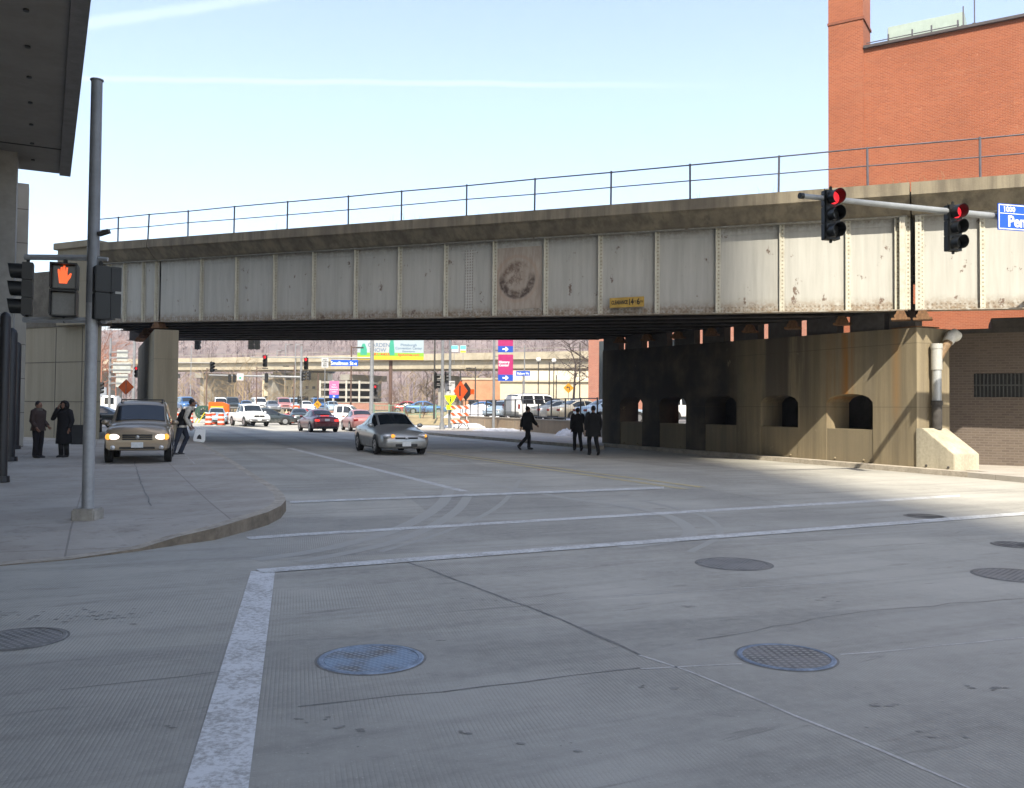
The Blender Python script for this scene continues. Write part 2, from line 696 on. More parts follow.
joint([(405, 561), (470, 585), (560, 619), (640, 655)], .03, M_JOINT)
joint([(60, 690), (180, 676), (262, 668)], .010, M_JOINT, .0021, jit=.025)
joint([(700, 640), (860, 612), (1040, 596)], .010, M_JOINT, .0021, jit=.03)
joint([(640, 655), (690, 672), (760, 700), (930, 772), (1010, 806)], .02, M_PALE)
joint([(640, 669), (742, 664)], .018, M_PALE)
joint([(842, 655), (1060, 634)], .018, M_PALE)
joint([(300, 706), (440, 692), (640, 668)], .014, M_JOINT, .002, jit=.02)
joint([(560, 600), (900, 578)], .014, M_PALE)
joint([(700, 542), (985, 527)], .016, M_PALE)
joint([(134, 466), (140, 486), (151, 514)], .02, M_JOINT, .129, 'sidewalk_joint', .02)
joint([(178, 452), (204, 478), (232, 502)], .02, M_PALE, .129, 'sidewalk_joint')
joint([(18, 492), (110, 488), (225, 483)], .016, M_JOINT, .129, 'sidewalk_joint')
joint([(-20, 521), (120, 515), (262, 503)], .016, M_JOINT, .129, 'sidewalk_joint')
# broken dark patch in the foreground and tyre scuffs turning at the crossing
M_SCAR = pm('soaked in oil spot', (.225, .215, .195), .8, var=.35, scale=14)
for (x_, y_, w_, h_, s_) in ((42, 617, .9, .10, 40), (95, 613, .5, .07, 24), (350, 729, .10, .03, 5), (430, 640, .12, .02, 4), (690, 607, .16, .03, 6), (665, 572, .2, .04, 8), (660, 688, .12, .03, 5), (880, 706, .25, .06, 8), (930, 735, .2, .06, 4), (466, 733, .06, .03, 4), (310, 719, .12, .03, 6), (540, 610, .18, .03, 6), (990, 690, .2, .05, 7), (560, 745, .2, .05, 6), (160, 727, .1, .02, 4), (820, 600, .3, .05, 9), (480, 600, .2, .04, 6)):
    mb = MB()
    r_ = random.Random(int(x_))
    c_ = G(x_, y_)
    for i in range(s_):
        p = c_ + V((r_.gauss(0, w_ * .5), r_.gauss(0, h_), 0))
        a0 = r_.uniform(0, 6)
        rr = r_.uniform(.006, .026)
        mb.add([(p.x + rr * r_.uniform(.5, 1.6) * math.cos(a0 + q), p.y + rr * .6 * math.sin(a0 + q), .0025 + i * .00002) for q in
                (0, 1, 2.1, 3, 4.2, 5.2)], [tuple(range(6))])
    mb.build('road_scar', M_SCAR, kind='structure')
M_SCUFF = worn('tyre scuff', (.395, .38, .342), (.352, .338, .30), .6)
M_SCUFFD = worn('dark tyre scuff', (.29, .28, .25), (.35, .336, .298), .58)


def arc(pts, width, mat, z=.0022):
    mb = MB()
    P = [G(*p) for p in pts]
    Q = []
    for i in range(len(P) - 1):
        p0, p1, p2, p3 = P[max(i - 1, 0)], P[i], P[i + 1], P[min(i + 2, len(P) - 1)]
        for j in range(8):
            t = j / 8
            Q.append(.5 * ((2 * p1) + (p2 - p0) * t + (2 * p0 - 5 * p1 + 4 * p2 - p3) * t * t + (3 * p1 - p0 - 3 * p2 + p3) * t ** 3))
    Q.append(P[-1])
    for i in range(len(Q) - 1):
        t = (Q[i + 1] - Q[i]).normalized()
        s = V((-t.y, t.x, 0)) * width / 2
        a, b_ = Q[i], Q[i + 1]
        for q in (a, b_):
            q.z = z
        mb.quad(a - s, b_ - s, b_ + s, a + s)
    mb.build('tyre_scuff', mat, kind='structure')


arc([(255, 560), (330, 548), (400, 528), (440, 505), (450, 488)], .22, M_SCUFF)
arc([(300, 562), (400, 540), (455, 512), (470, 492)], .18, M_SCUFF, .0024)
arc([(620, 548), (690, 535), (655, 512), (560, 497), (470, 480)], .20, M_SCUFF, .0026)
arc([(690, 552), (720, 533), (700, 515), (640, 500)], .10, M_SCUFFD, .0028)
arc([(380, 552), (450, 530), (500, 505), (520, 480)], .10, M_SCUFFD, .003)
# ------------------------------------------------------------------ the railway bridge
def girder_mat():
    b = NB('grey girder paint')
    x, y, z = b.xyz()
    zr = b.math('SUBTRACT', b.math('MULTIPLY_ADD', x, SL, z), 4.49)                       # height above the lower edge
    st = b.noise(b.map((1, 1, .07)), 5.5, 6, .65)
    bl = b.noise(b.o, .8, 5)
    c = b.mix(b.ss(st, .3, .75), (.455, .445, .40), (.37, .36, .32))
    c = b.mix(b.math('MULTIPLY', b.ss(bl, .45, .7), .15), c, (.54, .52, .45))
    low = b.math('SUBTRACT', 1.0, b.ss(zr, .08, .5))
    n1 = b.noise(b.o, 6.5, 6, .75)
    # grime and rust creeping up from the bottom angle
    f = b.math('MULTIPLY', low, b.ss(n1, .28, .66))
    c = b.mix(b.math('MULTIPLY', f, .85), c, (.18, .11, .05))
    n2 = b.noise(b.map((1, 1, .7), loc=(3, 1, 2)), 2.1, 7, .72)
    c = b.mix(b.math('MULTIPLY', b.ss(n2, .61, .66), .85), c, (.10, .05, .028))  # rust blisters
    n2b = b.noise(b.map((1, 1, .16), loc=(1, 1, 5)), 3.2, 5, .6)
    c = b.mix(b.math('MULTIPLY', b.ss(n2b, .62, .78), .35), c, (.27, .2, .12))   # runs
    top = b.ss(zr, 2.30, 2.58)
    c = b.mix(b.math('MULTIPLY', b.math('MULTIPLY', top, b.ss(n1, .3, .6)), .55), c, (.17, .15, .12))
    # rivet rows along the lower angle
    fx = b.math('SUBTRACT', b.math('FRACT', b.math('DIVIDE', x, .115)), .5)
    tot = None
    for z0 in (.075, .185):
        fz = b.math('DIVIDE', b.math('SUBTRACT', zr, z0), .115)
        d = b.math('SQRT', b.math('ADD', b.math('MULTIPLY', fx, fx), b.math('MULTIPLY', fz, fz)))
        r = b.ss(d, .26, .17)
        tot = r if tot is None else b.math('MAXIMUM', tot, r)
    c = b.mix(b.math('MULTIPLY', tot, .55), c, (.15, .12, .08))
    b.col(c)
    b.set(Roughness=.65, Specular_IOR_Level=.35)
    b.bump(tot, .5, .012)
    MATS['girder'] = b.m
    return b.m


def stiff_mat():
    b = NB('stiffener paint')
    x, y, z = b.xyz()
    fz = b.math('SUBTRACT', b.math('FRACT', b.math('DIVIDE', z, .115)), .5)
    fx = b.math('DIVIDE', b.math('SUBTRACT', x, .075), .115)
    d = b.math('SQRT', b.math('ADD', b.math('MULTIPLY', fx, fx), b.math('MULTIPLY', fz, fz)))
    r = b.ss(d, .28, .18)
    n1 = b.noise(b.o, 5, 6, .7)
    rr = b.n('ObjectInfo').outputs['Random']
    n2 = b.noise(b.map((1, 1, .4)), 4.0, 5, .7)
    c = b.mix(b.ss(n1, .35, .7), (.53, .51, .42), (.42, .39, .31))
    c = b.mix(b.math('MULTIPLY', b.ss(n2, .60, .7), b.math('MULTIPLY_ADD', rr, .5, .25)), c, (.15, .085, .045))
    c = b.mix(b.math('MULTIPLY', r, .6), c, (.18, .14, .09))
    b.col(c)
    b.set(Roughness=.65)
    b.bump(r, .6, .014)
    return b.m


def on_bridge(px, off=0.0):
    """where the sight line at px meets the upright plane along the bridge, off metres behind its near girder"""
    d = ray(px, 400)
    p = C0 + BN * off
    q = V((0, 0, EYE)) + d * ((p - V((0, 0, EYE))).dot(BN) / d.dot(BN))
    return V((q.x, q.y, 0))


M_GIR = girder_mat()
M_STF = stiff_mat()
M_SOOT = pm('sooty steel', (.05, .045, .04), .8, var=.4, scale=2)
M_DECK = pm('sooty deck concrete', (.11, .1, .09), .9, var=.3, scale=1)
M_RUST = pm('rusty bearing steel', (.16, .085, .04), .85, var=.5, scale=9, bump=.3)
M_RAIL = pm('weathered rail steel', (.09, .085, .1), .6, var=.3, scale=5)


def para_mat():
    b = NB('weathered parapet concrete')
    x, y, z = b.xyz()
    n1 = b.noise(b.map((1, 1, .1)), 2.6, 6, .65)
    n2 = b.noise(b.o, 1.0, 5)
    c = b.mix(b.ss(n1, .35, .68), (.25, .215, .15), (.13, .11, .08))
    c = b.mix(b.math('MULTIPLY', b.ss(n2, .42, .7), .55), c, (.12, .10, .075))
    n3 = b.noise(b.map((1, 1, .25), loc=(2, 0, 1)), 1.7, 6, .7)
    c = b.mix(b.math('MULTIPLY', b.ss(n3, .6, .72), .65), c, (.07, .062, .05))
    b.col(c)
    b.set(Roughness=.92)
    b.bump(b.noise(b.o, 18, 6), .3, .02)
    return b.m


M_PARA = para_mat()
bridge = empty('railway_bridge', 'old grey riveted steel girder railway bridge crossing the road at a slant', 'bridge', C0, BZ)


def zb(x):
    return 4.49 - SL * x        # lower edge of the girders at x in the bridge's frame


def ztop(x):
    return zb(x) + 2.66


def rel_slope(mb):
    return mb


U = [-1.57, -.07, .28, 1.85, 3.7, 5.6, 7.53, 9.45, 11.4, 13.35, 15.31, 17.27, 19.24, 21.23, 23.18, 25.18, 27.12, 29.42, 30.54, 31.7]


def girder(name, x0, x1, y, mat, label=None, off=0.0):
    """plate girder: web, lower and upper flange angles and cover plates, in the bridge frame"""
    mb = MB()

    def slab(za, zc, ya, yb):
        mb.add([(x0, ya, zb(x0) + za), (x1, ya, zb(x1) + za), (x1, yb, zb(x1) + za), (x0, yb, zb(x0) + za),
                (x0, ya, zb(x0) + zc), (x1, ya, zb(x1) + zc), (x1, yb, zb(x1) + zc), (x0, yb, zb(x0) + zc)],
               [(0, 1, 2, 3), (4, 5, 6, 7), (0, 1, 5, 4), (2, 3, 7, 6), (1, 2, 6, 5), (0, 3, 7, 4)])
    slab(.03, 2.63, y - .012, y + .012)
    slab(.0, .03, y - .2, y + .2)
    slab(2.63, 2.66, y - .2, y + .2)
    slab(.03, .26, y - .026, y - .0125)
    slab(2.4, 2.63, y - .026, y - .0125)
    o = mb.build(name, mat, bridge)
    if off:
        o.location.z = off
    if label:
        o['label'] = label
    return o


XL = -(on_bridge(96, -.3) - C0).dot(BB) + .1
g_main = girder('plate_girder', -29.5, -.22, 0, M_GIR)
g_right = girder('plate_girder', -.03, 16, 0, M_GIR)
g_left = girder('plate_girder', XL, -29.6, 0, M_GIR)
# stiffener: an angle, one leg on the web and one standing out
mb = MB()
mb.b2((0, -.135, .035), (.018, -.027, 2.625))
mb.b2((.018, -.042, .035), (.13, -.027, 2.625))
STF = mb.build('stiffener', M_STF, g_main)
first = True
for g_, us in ((g_main, [u for u in U if .2 < u < 29.3]), (g_right, [u for u in U if u < .2] + [-3.4, -5.3, -7.2, -9.1, -11, -13]), (g_left, [29.75] + [u for u in U if u > 30] + [32.7])):
    for u in us:
        o = STF if first else STF.copy()
        if not first:
            C.objects.link(o)
        first = False
        o.parent = g_
        o.location = (-u, 0, zb(-u))
# heavier end posts on both sides of the expansion gap over the pier
for g_, x_ in ((g_main, -.36), (g_main, -.55)):
    o = STF.copy()
    C.objects.link(o)
    o.parent = g_
    o.location = (x_, -.002, zb(x_))
mb = MB()
for x_, wd in ((-.42, .14), (-.02, .16)):
    mb.b2((x_, -.2, 0), (x_ + wd, -.186, 2.6))
mb.build('end_plate', M_STF, bridge, loc=(0, 0, zb(0) + .03))
# splice with a double rivet column
sp = NB('riveted splice plate')
x, y, z = sp.xyz()
fz = sp.math('SUBTRACT', sp.math('FRACT', sp.math('DIVIDE', z, .1)), .5)
fx = sp.math('SUBTRACT', sp.math('FRACT', sp.math('DIVIDE', x, .1)), .5)
r = sp.ss(sp.math('SQRT', sp.math('ADD', sp.math('MULTIPLY', fx, fx), sp.math('MULTIPLY', fz, fz))), .3, .18)
n1 = sp.noise(sp.o, 4, 6)
sp.col(sp.mix(sp.math('MULTIPLY', r, .7), sp.mix(sp.ss(n1, .3, .7), (.42, .41, .37), (.5, .48, .43)), (.12, .09, .06)))
sp.set(Roughness=.7)
sp.bump(r, .6, .012)
mb = MB()
mb.b2((-.15, -.038, .27), (.15, -.0265, 2.39))
mb.b2((-.32, -.036, 2.28), (.32, -.027, 2.34))
x_ = -14.33
mb.build('splice_plate', sp.m, g_main, loc=(x_, 0, zb(x_)))
# faded round emblem, rusted through along its lower rim
eb = NB('faded round emblem')
x, y, z = eb.xyz()
rad = eb.math('SQRT', eb.math('ADD', eb.math('MULTIPLY', x, x), eb.math('MULTIPLY', z, z)))
n1 = eb.noise(eb.o, 4.5, 7, .75)
n2 = eb.noise(eb.map((1, 1, .2)), 6, 6, .7)
n3 = eb.noise(eb.map((1, 1, 1), loc=(4, 2, 1)), 2.4, 6, .7)
c = eb.mix(eb.ss(n2, .35, .65), (.42, .36, .295), (.33, .27, .215))
rim = eb.math('MULTIPLY', eb.ss(rad, .34, .54), eb.ss(rad, .74, .64))
low = eb.ss(z, .28, -.12)
c = eb.mix(eb.math('MULTIPLY', eb.math('MULTIPLY', rim, low), eb.math('MULTIPLY', eb.ss(n1, .28, .58), .92)), c, (.05, .03, .022))
ins = eb.math('MULTIPLY', eb.ss(rad, .68, .5), eb.ss(n3, .46, .62))
c = eb.mix(eb.math('MULTIPLY', ins, .85), c, (.12, .075, .05))
hal = eb.math('MULTIPLY', eb.ss(rad, .70, .74), eb.ss(rad, .86, .78))
c = eb.mix(eb.math('MULTIPLY', hal, .3), c, (.38, .25, .17))
c = eb.mix(eb.math('MULTIPLY', eb.ss(n1, .66, .72), .7), c, (.1, .06, .04))
eb.col(c)
eb.set(Roughness=.75)
eb.bump(n1, .3, .01)
mb = MB()
mb.b2((-.80, -.024, -1.04), (.93, -.0132, 1.085))
x_ = -12.45
o = mb.build('emblem', eb.m, g_main, loc=(x_, 0, zb(x_) + 1.31))
o['label'] = 'brownish panel with a rusted worn round emblem'

# the other girders, cross frames and the deck
SK = 1.264                                       # the piers run askew: x of the pier line per metre across the bridge
IY = (1.3, 2.6, 3.9, 5.2, 6.5, 7.8, 9.1)
for y_ in IY:
    girder('inner_girder', -34.5 - SK * y_ * .4, -SK * y_ - .2, y_, M_SOOT, off=-.001)
girder('far_girder', -44, -SK * 10.6 - .2, 10.6, M_SOOT)
for i in range(17):
    mb = MB()
    x0_ = -36.0 + i * 2.6
    ys = [0] + list(IY) + [10.6]
    for y0, y1 in zip(ys, ys[1:]):
        if x0_ > -SK * y1 - .5:
            continue
        a, b_ = V((x0_, y0 + .03, zb(x0_) + .3)), V((x0_, y1 - .03, zb(x0_) + .3))
        mb.box((a + b_) / 2, (.12, (b_ - a).length, .12))
        mb.box((a + b_) / 2 + V((0, 0, 1.9)), (.12, (b_ - a).length, .12))
        mb.sweep([a, b_ + V((0, 0, 1.9))], .05, 4)
    if mb.v:
        mb.build('cross_frame', M_SOOT, bridge)
# end diaphragm along the pier line and the shallow beams of the short right span
mb = MB()
mb.add([(-SK * y_ - .12 + dx, y_, zb(-SK * y_) + z_) for y_ in (.05, 10.9) for dx in (0, .1) for z_ in (.02, 2.6)],
       [(0, 1, 3, 2), (4, 6, 7, 5), (0, 4, 5, 1), (2, 3, 7, 6), (0, 2, 6, 4), (1, 5, 7, 3)])
mb.build('end_diaphragm', M_SOOT, bridge)
for y_ in (2.2, 4.4, 6.6, 8.8):
    mb = MB()
    xa = -SK * y_ + .1
    mb.add([(x_, y_ + dy, zb(x_) + z_) for x_ in (xa, 16) for dy in (-.15, .15) for z_ in (1.9, 2.62)],
           [(0, 1, 3, 2), (4, 6, 7, 5), (0, 4, 5, 1), (2, 3, 7, 6), (0, 2, 6, 4), (1, 5, 7, 3)])
    mb.build('short_span_beam', M_SOOT, bridge)


def long_prism(sec, x0, x1, mat, name, parent=bridge, n=1):
    mb = MB()
    m = len(sec)
    vs = []
    for x_ in (x0, x1):
        vs += [(x_, y_, z_ + ztop(x_)) for y_, z_ in sec]
    fs = [list(range(m))[::-1], list(range(m, 2 * m))]
    fs += [(i, (i + 1) % m, (i + 1) % m + m, i + m) for i in range(m)]
    mb.add(vs, fs)
    return mb.build(name, mat, parent)


PT = .80       # parapet top above the girder top
# concrete deck with a cantilevered, coved edge; a joint over the pier and one over the left pier
for x0, x1 in ((XL, -29.62), (-29.58, -.14), (-.1, 16)):
    long_prism([(-.22, .004), (-.30, .05), (-.62, .40), (-.72, .46), (-.72, PT), (-.38, PT), (-.38, .5), (11, .5), (11, .004)], x0, x1, M_PARA, 'deck')
long_prism([(11.003, .004), (11.35, .004), (11.35, PT), (11.003, PT)], -35.5, 16, M_DECK, 'far_parapet')
long_prism([(-.37, .503), (10.9, .503), (10.9, .62), (-.37, .62)], -35.5, 16, pm('track ballast', (.2, .19, .18), .95, var=.5, scale=8, bump=.6, bscale=25), 'ballast')
for y_ in (2.2, 3.64, 6.6, 8.04):
    long_prism([(y_ - .035, .62), (y_ + .035, .62), (y_ + .035, .78), (y_ - .035, .78)], -35.5, 16, M_RUST, 'track_rail')

PU = [34.0, 32.2, 31.62, 29.78, 27.44, 24.91, 22.17, 19.25, 16.89, 14.19, 11.58, 8.88, 6.3, 3.66, 1.22, -1.58, -4.3, -7, -9.7, -12.4]
PU = [33.2] + PU[2:]
mb = MB()
RT, RM = 1.10, .60
for zz, rr in ((RT, .022), (RM, .018)):
    mb.sweep([(-u, -.5, ztop(-u) + PT + zz + rnd.uniform(-.015, .015)) for u in PU], rr, 6)
rail = mb.build('railing', M_RAIL, bridge)
mb = MB()
mb.sweep([(0, 0, -.05), (0, 0, RT + .03)], .032, 6)
mb.box((0, 0, .01), (.14, .12, .02))
PO = mb.build('railing_post', M_RAIL, rail)
for i, u in enumerate(PU):
    o = PO if i == 0 else PO.copy()
    if i:
        C.objects.link(o)
        o.parent = rail
    o.location = (-u, -.5, ztop(-u) + PT)
    o.rotation_euler = (0, rnd.uniform(-.015, .015) + (.05 if i == 2 else 0), 0)
# dry weeds in the ballast edge
mb = MB()
for i in range(46):
    x_ = rnd.choice((-23.5, -17, -12.6, -6, -4, -2.2, -.9, -.3, .6)) + rnd.gauss(0, .5)
    h_ = rnd.uniform(.08, .42)
    p = V((x_, -.36 + rnd.uniform(0, .25), ztop(x_) + PT - .05))
    mb.sweep([p, p + V((rnd.uniform(-.05, .05), 0, h_ * .6)), p + V((rnd.uniform(-.1, .1), 0, h_))], [.006, .005, .002], 3)
o = mb.build('weeds', pm('dry weed stems', (.2, .16, .09), .9), kind='stuff')
o.location = C0
o.rotation_euler = (0, 0, BZ)
o['label'] = 'dry weed stems along the bridge parapet'
o['category'] = 'weeds'
# shoes under the girder ends
mb = MB()
mb.b2((-.3, -.24, -.26), (.3, .24, -.2))
mb.prism([(-.22, -.2, -.2), (.22, -.2, -.2), (.12, -.2, 0), (-.12, -.2, 0)], (0, .4, 0))
mb.sweep([(-.16, -.24, -.15), (-.16, .24, -.15)], .05, 8)
SH = mb.build('bearing', M_RUST, bridge)
spots = [(-.40, 0), (.16, 0), (-29.55, 0)] + [(-SK * y_ - .45, y_) for y_ in IY] + [(-29.9 - SK * y_, y_) for y_ in IY[1::2]]
for i, (x_, y_) in enumerate(spots):
    o = SH if i == 0 else SH.copy()
    if i:
        C.objects.link(o)
        o.parent = bridge
    o.location = (x_, y_, zb(x_) - .004)
    o.scale = (.8, 1, 1)
# two loose cable loops under the left span
mb = MB()
for dx in (0, .22):
    mb.sweep([(-33.3 + dx + .1 * math.sin(t), -.15, zb(-33.3) - .10 + .14 * math.cos(t)) for t in [j * .5 for j in range(-5, 6)]], .015, 5)
mb.build('cable_loop', M_SOOT, bridge)

# clearance sign
cs = empty('clearance_sign', 'small yellow clearance sign fixed low on the grey bridge girder', 'sign', C0 + Matrix.Rotation(BZ, 3, 'Z') @ V((-8.45, -.16, zb(-8.55) + .40)), BZ)
mb = MB()
mb.b2((-.58, 0, -.16), (.58, .012, .16))
mb.build('sign_board', pm('faded yellow sign', (.42, .27, .06), .6, var=.25, scale=6), cs)
mb = MB()
for x_ in (-.5, .5):
    mb.b2((x_ - .02, .0125, -.12), (x_ + .02, .13, .12))
mb.build('bracket', M_SOOT, cs)
M_BLK = pm('black lettering', (.02, .02, .02), .6)
text('CLEARANCE', .17, 'lettering', M_BLK, cs, (-.24, -.002, 0), UP, sx=.58, bold=.005)
text('14', .27, 'lettering', M_BLK, cs, (.14, -.002, 0), UP, sx=.65, bold=.006)
text('FT', .12, 'lettering', M_BLK, cs, (.275, -.002, 0), UP, sx=.8)
text('6', .27, 'lettering', M_BLK, cs, (.39, -.002, 0), UP, sx=.8, bold=.006)
text('IN', .12, 'lettering', M_BLK, cs, (.50, -.002, 0), UP, sx=.8)


# ------------------------------------------------------------------ piers
def conc_mat(name, c1, c2, c3, stains_shade=()):
    b = NB(name)
    x, y, z = b.xyz()
    st = b.noise(b.map((1, 1, .05)), 2.2, 6, .65)
    n2 = b.noise(b.o, .7, 6, .6)
    n3 = b.noise(b.o, 14, 5, .7)
    c = b.mix(b.ss(st, .35, .68), c1, c2)
    c = b.mix(b.math('MULTIPLY', b.ss(n2, .4, .68), .55), c, c3)
    c = b.mix(b.math('MULTIPLY', b.ss(n3, .55, .75), .2), c, k(c3, .55))
    for s0, wd, colr, am in stains_shade:        # water streaks from the top, plus shade painted on the upper wall
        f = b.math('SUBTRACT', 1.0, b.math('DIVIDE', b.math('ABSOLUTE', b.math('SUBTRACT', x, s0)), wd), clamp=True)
        if wd > 2:                       # shade under the bridge painted in: broad, patchy, over the whole height
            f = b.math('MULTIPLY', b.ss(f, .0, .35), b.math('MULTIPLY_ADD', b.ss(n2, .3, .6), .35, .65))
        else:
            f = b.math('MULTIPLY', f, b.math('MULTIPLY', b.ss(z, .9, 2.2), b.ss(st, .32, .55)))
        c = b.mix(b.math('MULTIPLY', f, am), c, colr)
    n7 = b.noise(b.map(loc=(7, 3, 1)), 1.5, 6, .75)
    c = b.mix(b.math('MULTIPLY', b.ss(n7, .64, .68), .5), c, k(c1, 1.25))      # spalled patches
    ed = b.math('PINGPONG', z, .9)
    c = b.mix(b.math('MULTIPLY', b.ss(ed, .02, .0), .5), c, k(c3, .4))
    b.col(c)
    b.set(Roughness=.9, Specular_IOR_Level=.3)
    b.bump(b.math('MULTIPLY_ADD', n3, .6, n2), .35, .015)
    return b.m


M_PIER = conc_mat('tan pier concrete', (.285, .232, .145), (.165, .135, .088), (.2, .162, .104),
                  [(2.55, .35, (.34, .15, .035), .95), (3.2, .25, (.29, .14, .04), .8), (.7, .22, (.36, .2, .07), .5), (4.5, .5, (.09, .08, .065), .6), (1.7, .3, (.16, .14, .11), .5), (6, .7, (.08, .07, .06), .7), (12.2, 5.6, (.03, .027, .024), .96), (5.2, 1.3, (.07, .06, .05), .8)])  # the two widest dark entries paint in the shade beneath the bridge
M_PIER2 = conc_mat('tan column concrete', (.35, .30, .21), (.25, .215, .15), (.29, .25, .18))
PA = R(25)
PW = V((-math.sin(PA), math.cos(PA), 0))
PRZ = math.atan2(PW.y, PW.x)
LEN, TK = 17.0, .95


def pier(corner, h0, h1, mat, label, openings, flip):
    """wall pier: frame x runs away along the wall, y to the left of it"""
    t = empty('bridge_pier', label, 'pier', corner, PRZ)
    mb = MB()
    ys = (0, -TK) if not flip else (0, TK)

    def h(s):
        return h0 + (h1 - h0) * s / LEN

    def solid(poly):
        mb.prism([(p[0], ys[0], p[1]) for p in poly], (0, ys[1] - ys[0], 0))
    s0 = 0
    for a, b_ in openings:
        solid([(s0, 0), (a, 0), (a, h(a)), (s0, h(s0))])
        top = [(a + (b_ - a) * i / 12, 1.94 + .26 * math.sqrt(max(0, 1 - (2 * i / 12 - 1) ** 2))) for i in range(13)]
        solid([(a, h(a))] + top + [(b_, h(b_))])
        s0 = b_
    solid([(s0, 0), (LEN, 0), (LEN, h(LEN)), (s0, h(s0))])
    if not flip:
        mb.b2((0, -1.3, 0), (1.1, -TK - .001, h0 + .001))
    mb.build('wall', mat, t)
    for a, b_ in openings:
        p = MB()
        p.prism([(a + .006, ys[0] + (-.02 if not flip else .02), 0), (b_ - .006, ys[0] + (-.02 if not flip else .02), 0), (b_ - .006, ys[0] + (-.02 if not flip else .02), 1.13), (a + .006, ys[0] + (-.02 if not flip else .02), 1.13)],
                (0, (ys[1] - ys[0]) * .5, 0))
        for q in (a + .35, b_ - .35):
            p.ball((q, ys[0] + (-.0 if not flip else .0), .22), .035, 8, 6)
        p.build('infill_panel', MATS.get('infill') or MATS.setdefault('infill', conc_mat('infill panel concrete', (.25, .205, .13), (.18, .15, .10), (.2, .165, .11))), t)
    return t


OPEN = [(1.55, 3.38), (4.62, 6.42), (7.7, 9.5), (10.7, 12.5), (13.75, 15.5)]
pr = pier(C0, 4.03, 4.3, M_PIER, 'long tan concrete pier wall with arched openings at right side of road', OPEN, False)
mb = MB()
mb.b2((.02, -TK + .02, 0), (.9, -.02, .03))
mb.build('bearing_pad', M_RUST, pr, loc=(0, 0, 4.05))


for i in range(-1, 9):
    mb = MB()
    s_ = 1.2 + i * 1.82 if i >= 0 else .12
    mb.b2((s_, -.36, 4.03 + .27 * s_ / LEN), (s_ + (1.3 if i >= 0 else .9), -.08, 4.7 + .02 * s_))
    mb.build('pedestal', M_DECK, pr)
LC = on_bridge(177.5, -.2)
pl = pier(LC, 4.82, 5.0, M_PIER2, 'plain tan concrete pier at left side of road behind the parked suv', [], True)

# ledge with a kerb along the right-hand pier, and the sidewalk beyond the plinth
mb = MB()
o0 = C0 - PW * 1.9
mb.prism([o0 - RC * .42, o0 + PW * 19.2 - RC * .42, o0 + PW * 19.2 + RC * .0, o0 + RC * .0], (0, 0, .14))
mb.build('kerb', M_KERB, kind='structure')
a_, b_ = G(974, 478), G(1100, 490)
a_ = C0 - PW * 1.9 - RC * .42
pts = [a_ + RC * .004, b_, b_ + RC * 14 + V((0, 3, 0)), C0 + RC * 22 + PW * 4, C0 + RC * .1 + PW * 6, C0 + RC * .1 - PW * 1.9 + RC * .32]
mb = MB()
mb.prism([(p.x, p.y, -.02) for p in pts], (0, 0, .155))
mb.build('sidewalk', M_WALK, kind='structure')

# sloped plinth guarding the pipe
pt = empty('concrete_plinth', 'low sloped concrete block at the foot of the downspout by the pier', 'concrete block', C0 - PW * .004, PRZ)
mb = MB()
mb.prism([(-.01, .06, .0), (-.01, .06, 1.22), (-.22, .06, 1.22), (-1.22, .06, .55), (-1.22, .06, 0)], (0, -.98, 0))
mb.build('block', pm('pale plinth concrete', (.40, .36, .27), .9, var=.25, scale=2.2, bump=.3, streak=1), pt, bevel=.015)
mb = MB()
for q in (-.35, -1.05):
    mb.ball((q, .065, .2), .035, 8, 6)
mb.build('bolt', M_SOOT, pt)
# downspout
ds = empty('downspout', 'grey drain pipe with a white elbow on the end of the tan pier', 'drain pipe', C0 - PW * .2 + RC * .54, PRZ)
mb = MB()
M_GALV = pm('galvanised pipe', (.42, .43, .42), .45, .35, var=.2, scale=4, streak=1)
mb.sweep([(0, 0, 1.95), (0, 0, 3.2)], .125, 16)
mb.build('pipe', M_GALV, ds, smooth=True)
mb = MB()
mb.sweep([(0, 0, 1.2), (0, 0, 1.98)], .135, 16)
mb.sweep([(0, 0, 1.86), (0, 0, 1.99)], .155, 16)
mb.build('lower_pipe', M_SOOT, ds, smooth=True)
mb = MB()
mb.sweep([(0, 0, 2.85), (0, 0, 3.5)], .148, 16)
mb.sweep([(0, 0, 3.44), (0, 0, 3.58)], .16, 16)
mb.build('collar', pm('collar steel', (.45, .44, .4), .55, .2, streak=1), ds, smooth=True)
mb = MB()
mb.sweep([(-.02, 0, 3.1), (-.03, -.22, 3.4), (-.03, -.5, 3.72)], [.11, .115, .115], 14)
mb.build('branch_pipe', pm('brown branch pipe', (.2, .13, .07), .7, var=.4, scale=6), ds, smooth=True)
mb = MB()
mb.sweep([(-.03, -.42, 3.64), (-.03, -.54, 3.80), (-.03, -.66, 3.86), (-.03, -.80, 3.8)], [.15, .17, .17, .15], 14)
mb.build('elbow', pm('white elbow', (.7, .68, .62), .6), ds, smooth=True)

